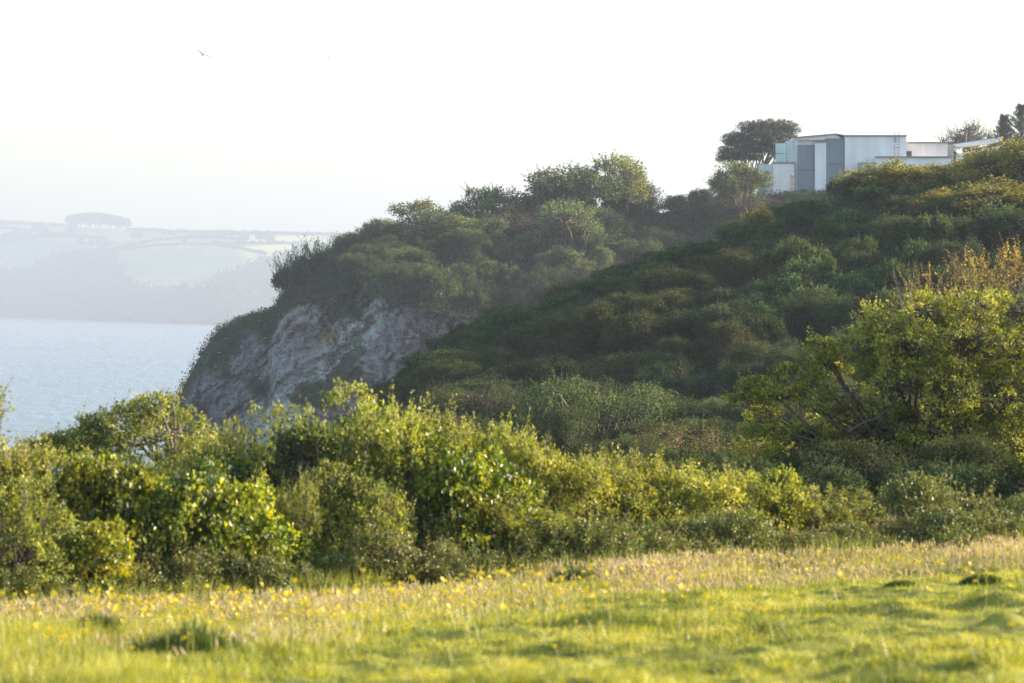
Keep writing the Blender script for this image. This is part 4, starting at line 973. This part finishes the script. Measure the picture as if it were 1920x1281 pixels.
# ------------------------------------------------------------------ gulls
M['gull_grey'] = plain_mat("gull_grey", (.05, .05, .055), .6, .3, .1, 5); M['gull_white'] = plain_mat("gull_white", (.8, .8, .8), .6, .3, .03, 5)
def gull(loc, span, rz, bank, label, mat='gull_grey', fold=False, group=None):
    Q = Quads(); s = span / 1.3
    t = np.linspace(0, 1, 9); rr = np.array([.01, .035, .055, .07, .072, .065, .05, .03, .012]) * s
    xx = (t - .55) * .58 * s
    Q.tube(np.stack([np.zeros(9), -xx, .02 * s * np.sin(t * 3)], -1), rr, 8)          # head towards +Y reversed by rz
    o = link("gull", Q.mesh("gull_body", M[mat], True)); o.location = loc; o.rotation_euler = (0, bank, rz)
    if not fold:
        for sg in (-1, 1):
            W = Quads(); k = 7; u = np.linspace(0, 1, k)
            le = np.stack([sg * (.05 + .60 * u) * s, (.10 + .06 * np.sin(u * 3) - .10 * u * u) * s, (.03 + .16 * np.sin(u * 2.0) - .06 * u * u) * s], -1)
            ch = (.20 * (1 - u ** 2.2) + .03) * s
            te = le + np.stack([np.zeros(k), -ch, -.01 * np.ones(k) * s], -1)
            up = np.array([0, 0, .022 * s]); V = np.concatenate([le + up, te + up * .4, le - up, te - up * .4]); F = []
            for i in range(k - 1):
                F += [(i, i + 1, k + i + 1, k + i), (2 * k + i, 3 * k + i, 3 * k + i + 1, 2 * k + i + 1), (i, 2 * k + i, 2 * k + i + 1, i + 1), (k + i, k + i + 1, 3 * k + i + 1, 3 * k + i)]
            W.add(V, F); link("wing", W.mesh("gull_wing", M[mat]), o)
    else:
        W = Quads(); W.tube(np.array([[0, .1, .03], [0, -.1, .045], [0, -.32, .04]]) * s, np.array([.05, .062, .008]) * s, 6); link("folded_wings", W.mesh("gull_folded_wings", M['gull_grey']), o)
    T_ = Quads(); T_.add(np.array([[-.02, -.22, .0], [.02, -.22, .0], [.06, -.36, .0], [-.06, -.36, .0], [-.02, -.22, .01], [.02, -.22, .01], [.06, -.36, .006], [-.06, -.36, .006]]) * s, FQ); link("tail", T_.mesh("gull_tail", M[mat]), o)
    B_ = Quads(); B_.tube(np.array([[0, .255, .0], [0, .32, -.008]]) * s, [.012 * s, .003 * s], 5); link("beak", B_.mesh("gull_beak", M['trim']), o)
    return tag(o, label, "bird", group)
gull(P(381, 103.5, 420), 1.75, .3, .48, "dark gull gliding with spread wings high over the sea at the upper left")
gull(P(616.5, 108.5, 700), 1.0, 1.1, .2, "tiny dark bird in the sky right of the gliding gull")
gull(P(515, 566, 455), .8, .9, .9, "white gull flying past the edge of the headland beside the cliff top", 'gull_white')
ci = int(np.argmin(np.abs(pxs - 500)))
for i, (a_, b_) in enumerate([(497, 636), (463, 646), (410, 663), (393, 716), (405, 690), (425, 637), (488, 712)]):
    d_ = (pxv - a_) ** 2 + (pyv - b_) ** 2 + (V_ > .86) * 1e6; j_ = np.unravel_index(int(np.argmin(d_)), d_.shape)
    gull(tuple(HV[j_] + (0, -.35, .12)), 1.0, rng.uniform(0, 6), 0, "white gull perched on the dark left side of the cliff", 'gull_white', True, "gulls perched on the cliff")

# ------------------------------------------------------------------ meadow: grass, seeding grass, buttercups
def field_pts(n, y0, y1, seed, pw=1.0):
    g = np.random.default_rng(seed); y = y0 + (y1 - y0) * g.random(n) ** pw
    return g, g.uniform(-1, 1, n) * (.150 * y + 3.0), y
def hedge_line(x, y): # distance in front of the hedge foot
    return 34 + 6 * ((x / y * K + CX) / 1900.0) - y
TUS = []
for (px, py, wd, hh) in [(345, 1236, 230, 60), (180, 1218, 80, 45), (1075, 1112, 90, 42), (40, 1240, 80, 45), (1840, 1100, 70, 20), (980, 1238, 110, 14), (525, 1275, 110, 18), (1690, 1112, 60, 16)]:
    Y = 20.0
    for _ in range(60):
        x_ = (px - CX) / K * Y; Y += ((HY + (CZ - float(ground_z(x_, Y))) / Y * K) - py) * .02
    TUS.append(((px - CX) / K * Y, Y, wd / K * Y * .5, hh / K * Y))
def clear(x, y):
    k = np.ones(len(x), bool)
    for (a, b_, r_, h_) in TUS: k &= ~((np.abs(x - a) < r_ * 1.05) & (y > b_ - 3.4) & (y < b_ + .4))
    return k
def blades(name, label, g, x, y, hgt, wid, mat, tone, lean=.35, seedhead=False, zoff=0.0):
    z = meadow_z(x, y) - .01; n = len(x); b0 = np.stack([x, y, z + zoff], -1)
    a = g.random(n) * 6.283; side = np.stack([np.cos(a), np.sin(a), 0 * a], -1)
    dl = np.stack([g.normal(size=n) * lean, g.normal(size=n) * lean, np.ones(n)], -1)
    mid = b0 + dl * (hgt * .55)[:, None]; tip = b0 + dl * hgt[:, None] + np.stack([dl[:, 0], dl[:, 1], -np.abs(dl[:, 0])], -1) * (hgt * .45)[:, None]
    w_ = wid[:, None] * side * .5
    V = np.stack([b0 - w_, b0 + w_, mid + w_ * .8, mid - w_ * .8, tip + w_ * .12, tip - w_ * .12], 1)
    F0 = np.array([(0, 1, 2, 3), (3, 2, 4, 5)]); F = (np.arange(n)[:, None, None] * 6 + F0[None]).reshape(-1, 4)
    Q = Quads(); Q.add(V, F, np.repeat(tone, 6))
    if seedhead:
        k = int(n * .6); d_ = unit(tip[:k] - mid[:k])
        Q.leaves(tip[:k] - d_ * .02, d_, g.normal(size=(k, 3)), .075, .013, np.clip(tone[:k] + .25, 0, 1))
        Q.leaves(tip[:k] - d_ * .02, d_, g.normal(size=(k, 3)), .065, .015, np.clip(tone[:k] + .2, 0, 1))
    return tag(link(name, Q.mesh(name, M[mat])), label, "grass", None, 'stuff')
g, x, y = field_pts(840000, 12.6, 39, 101, 1.0)
k = hedge_line(x, y) > -1.2; x, y = x[k], y[k]
pt = fbm(x * 1.1, y * .8, seed=120, oct=3); thr_ = interp(CX + x / y * K, [(0, 25), (600, 17), (1100, 7), (1900, 6)]); short = sstep(-2.5, 2.5, hedge_line(x, y) - thr_ + 2.5 * vnoise(x * .5, y * .4, seed=122))
dk = sstep(.35, .7, vnoise(x * 1.5, y * 1.2, seed=21))
hgt = (.034 + .05 * (1 - short)) * (1 - .35 * short * vnoise(x * 4, y * 3, seed=126)) * (1 + .5 * pt) * (.6 + .8 * g.random(len(x))) + .03 * dk
turf_shade = np.maximum(sstep(.3, .65, fbm(x * 2.2, y * 1.3, seed=125, oct=3)), .9 * sstep(.15, .5, -fbm(x * 4.2, y * 3.4, seed=13, oct=2)))  # small shadows painted as darker blade patches, partly in the turf hollows
tone = np.clip(.60 + .22 * pt - .38 * turf_shade * short + .10 * g.normal(size=len(x)) - .12 * dk, 0, 1)
blades("meadow_grass", "short bright yellow green grass of the meadow", g, x, y, np.clip(hgt, .012, .3), .005 + .003 * g.random(len(x)), 'grass', tone, .5)
g, x, y = field_pts(270000, 16, 39.5, 102, .62)
hl = hedge_line(x, y); thr_ = interp(CX + x / y * K, [(0, 20), (600, 15), (1100, 7.5), (1900, 6.5)]); dens = (.30 + .70 * sstep(9, 4, hl)) * sstep(2.5, -2.5, hl - thr_ + 3.0 * fbm(x * .5, y * .35, seed=130, oct=3)) * sstep(.55, .2, vnoise(x * 1.5, y * 1.2, seed=21))
k = (g.random(len(x)) < dens * (.45 + .55 * (vnoise(x * 1.2, y * .9, seed=133) > -.1))) & (hl > -.6) & (clear(x, y) | (g.random(len(x)) < .1)); x, y = x[k], y[k]
hgt = (.165 - .085 * sstep(3, 9, hedge_line(x, y)) + .05 * fbm(x * .7, y * .5, seed=131)) * (.55 + .7 * g.random(len(x)))
blades("seeding_grass", "tall straw coloured seeding grass in front of the hedge", g, x, y, np.clip(hgt, .06, .45), .005 + .003 * g.random(len(x)), 'straw', np.clip(.5 + .2 * g.normal(size=len(x)) + .2 * fbm(x * .8, y * .6, seed=132), 0, 1), .22, True)
g, x, y = field_pts(100000, 31.5, 40.5, 103)
hl = hedge_line(x, y); k = (hl > -.9) & (hl < 1.7 + 1.3 * vnoise(x * .9, y, seed=5)); x, y = x[k], y[k]
blades("hedge_bank_grass", "tall green grass growing against the foot of the hedge", g, x, y, .16 + .24 * g.random(len(x)), .008 + 0 * x, 'grass', np.clip(.30 + .16 * g.normal(size=len(x)), 0, 1), .2)
# darker tussocks one can tell apart
for i, (x_, Y, R_, H_) in enumerate(TUS):
    g = np.random.default_rng(300 + i)
    n = 2600; rr = np.sqrt(g.random(n)); aa = g.random(n) * 6.283; bx_, by_ = rr * np.cos(aa) * R_, rr * np.sin(aa) * R_ * .8
    z_ = meadow_z(x_ + bx_, Y + by_) - float(ground_z(x_, Y))
    Q = Quads(); b0 = np.stack([bx_, by_, z_ - .02], -1); dl = np.stack([bx_ / R_ * .5 + g.normal(size=n) * .3, by_ / R_ * .5 + g.normal(size=n) * .3, np.ones(n)], -1)
    hgt = ((.03 if i in (0, 1, 3) else 0) + H_ * 1.25) * (1 - .5 * rr ** 2) * (.5 + .7 * g.random(n))
    Q.leaves(b0, dl, g.normal(size=(n, 3)), hgt, .011, np.clip(.4 + .2 * g.normal(size=n), 0, 1))
    o = link("grass_tussock", Q.mesh("grass_tussock", M['tussock_grass'])); o.location = (x_, Y, float(ground_z(x_, Y)))
    tag(o, ["largest dark green grass tussock in the left of the meadow", "dark grass tussock close to the left of the largest one", "upright dark grass tussock at the foot of the middle of the hedge", "dark grass tussock at the meadow's left edge",
            "dark grass tussock in the meadow near the right edge", "low wide dark tussock in the middle of the meadow", "dark tussock cut by the photo's lower edge", "small dark tussock left of the one near the right edge"][i], "tussock")
# buttercups
Q = Quads(); g = np.random.default_rng(9)
def buttercup(g, h):
    S_, F_ = Quads(), Quads()
    tip = np.array([g.normal() * .03, g.normal() * .03, h]); S_.tube(np.array([[0, 0, 0], tip * .5 + (.008, 0, 0), tip]), [.003, .0025, .0015], 3, .5)
    up = unit(np.array([g.normal() * .4, -.5 + g.normal() * .4, 1.0])); s1 = unit(np.cross(up, (1, .1, 0))); s2 = np.cross(up, s1)
    a = np.arange(5) * 1.2566 + g.random(); d = s1[None] * np.cos(a)[:, None] + s2[None] * np.sin(a)[:, None]
    F_.leaves(np.repeat(tip[None], 5, 0), d + up * .35, np.repeat(up[None], 5, 0) + 0 * d, .018, .019, .3 + .6 * g.random(5))
    F_.leaves(np.repeat(tip[None] + up * .002, 5, 0), d + up * .9, np.repeat(up[None], 5, 0) + 0 * d, .011, .010, .1)
    return S_, F_
BP = []
for i in range(6):
    S_, F_ = buttercup(g, .13 + .035 * i); BP.append((S_.mesh("buttercup_stem", M['grass']), F_.mesh("buttercup_petals", M['petal'])))
def fl_xy(g, n, y0, y1):
    out = []
    while len(out) < n:
        y = g.uniform(y0, y1); x = g.uniform(-1, 1) * (.145 * y + .2)
        px = CX + x / y * K
        d = .12 + .88 * float(sstep(-.1, .5, vnoise(x * .9, y * .55, seed=140))); d *= 1.0 if px < 1150 else .35
        d *= float(sstep(4.5, 11, hedge_line(x, y)))
        if g.random() < d: out.append((x, y))
    return out
for x, y in fl_xy(g, 300, 15.6, 29):
    s, p = BP[g.integers(6)]
    r = empty("buttercup", (x, y, float(meadow_z(x, y)))); r.rotation_euler = (0, 0, g.random() * 1.2 - .6); q_ = float(g.uniform(.9, 1.3)); r.scale = (q_, q_, q_ * .9)
    link("stem", s, r); link("flower", p, r)
    tag(r, "yellow buttercup in the nearer part of the meadow grass", "flower", "buttercups in the meadow")
Q = Quads()
for x, y in fl_xy(g, 420, 22, 33):
    S_, F_ = buttercup(g, g.uniform(.13, .32)); o_ = np.array([x, y, float(meadow_z(x, y))])
    for V_s, F_s, T_s in zip(F_.V, F_.F, F_.T): Q.add(o_ + (V_s) * (1.1, 1.1, 1), F_s - F_s.min(), T_s)
tag(link("buttercups", Q.mesh("buttercups", M['petal'])), "yellow buttercups sprinkled through the farther meadow grass", "flowers", None, 'stuff')
# dock plants and dry stalks along the hedge foot
def dock(px, py_base, hpx, label, mat='orange_leaf', seed=1, dY=-1.0):
    g = np.random.default_rng(seed); Y = base_Y(px) + dY; x = (px - CX) / K * Y; z = float(meadow_z(x, Y)); h = hpx / K * Y
    S_, F_ = Quads(), Quads(); t = np.linspace(0, 1, 6)[:, None]; tip = np.array([g.normal() * .06, 0, h]); S_.tube(tip * t + np.sin(t * 3) * np.array([.02, 0, 0]), .007 * (1.2 - t[:, 0]), 4, .2)
    n = 160; tt = .45 + .55 * g.random((n, 1)); F_.leaves(tip * tt + g.normal(size=(n, 3)) * .022 * (1.3 - tt), g.normal(size=(n, 3)) + (0, 0, .6), g.normal(size=(n, 3)), .02, .013, g.random(n) * .5)
    n = 10; tt = .35 * g.random((n, 1)); F_.leaves(tip * tt, g.normal(size=(n, 3)) + (0, 0, .5), g.normal(size=(n, 3)), .13, .04, .3)
    r = empty("dock_plant", (x, Y, z)); link("stem", S_.mesh("dock_stem", M['bark']), r); link("seed_head", F_.mesh("dock_seed_head", M[mat]), r)
    return tag(r, label, "wild plant")
dock(1638, 0, 90, "rusty dock stalk tallest of those at the right foot of the hedge", seed=1)
dock(1480, 0, 75, "rusty dock stalk below the leftmost limbs of the gnarled hawthorn", seed=2)
dock(1758, 0, 85, "rusty dock stalk in front of the taller grey green bramble mound", seed=3)
dock(1890, 0, 60, "dock stalk near the photo's right edge in the long grass", 'straw', 4)
dock(735, 0, 110, "pale dry stalk beside the small lime ivy clump in the middle of the hedge", 'straw', 5)
dock(815, 0, 100, "straight dry stalk before the dark hedge foot, right of the lime ivy", 'straw', 6)
dock(205, 0, 100, "tall green stalk before the brambles at the left of the hedge", 'grass', 7)
dock(330, 0, 90, "green stalk before the brambles below the ivy slope", 'grass', 8)

# the hedge and scrub carry on a little way past both edges of the frame
for i, px in enumerate([2170, 2270, 2370, 2480, 2590, 2700, -150, -260, -370, -480]):
    hedge(['thorn1', 'yellow2', 'dark1', 'thorn2'][i % 4], px, 935 if px > 0 else 850, 230, .3, "thorn bush carrying the hedge on past the photo's %s edge" % ("right" if px > 0 else "left"), group="hedge bushes outside the frame, %s" % ("right" if px > 0 else "left"))
    hedge(['bramble1', 'bramble2'][i % 2], px, float(base_py(px)) - 90, 200, -.7, "bramble at the hedge foot past the photo's %s edge" % ("right" if px > 0 else "left"), group="brambles outside the frame, %s" % ("right" if px > 0 else "left"))
for i in range(70):
    Y = rng.uniform(46, 130); px = rng.uniform(2060, 2900); x = (px - CX) / K * Y; q_ = rng.uniform(.5, .9)
    put(['scrubA', 'scrubB', 'flatA'][i % 3], (x, Y, float(ground_z(x, Y)) - .2), (q_, q_, q_ * .7), rng.random() * 6.28, "dark shrub on the slope past the photo's right edge", 'shrub', "shrubs outside the frame on the right")

# ------------------------------------------------------------------ haze: one closed box of even air round everything
Q = Quads(); Q.box(-9500, 9500, -400, 11800, -4.5, 330)
m = bpy.data.materials.new("haze_air"); m.use_nodes = True; nt = m.node_tree; nt.nodes.remove(nt.nodes["Principled BSDF"])
pv = nt.nodes.new("ShaderNodeVolumePrincipled"); pv.inputs["Color"].default_value = (.425, .48, .585, 1); pv.inputs["Density"].default_value = 1.7e-4
pv.inputs["Anisotropy"].default_value = .25
nt.links.new(pv.outputs[0], nt.nodes["Material Output"].inputs["Volume"])
o = tag(link("haze", Q.mesh("haze", m)), "pale blue white sea haze filling the air", "haze", None, 'stuff')
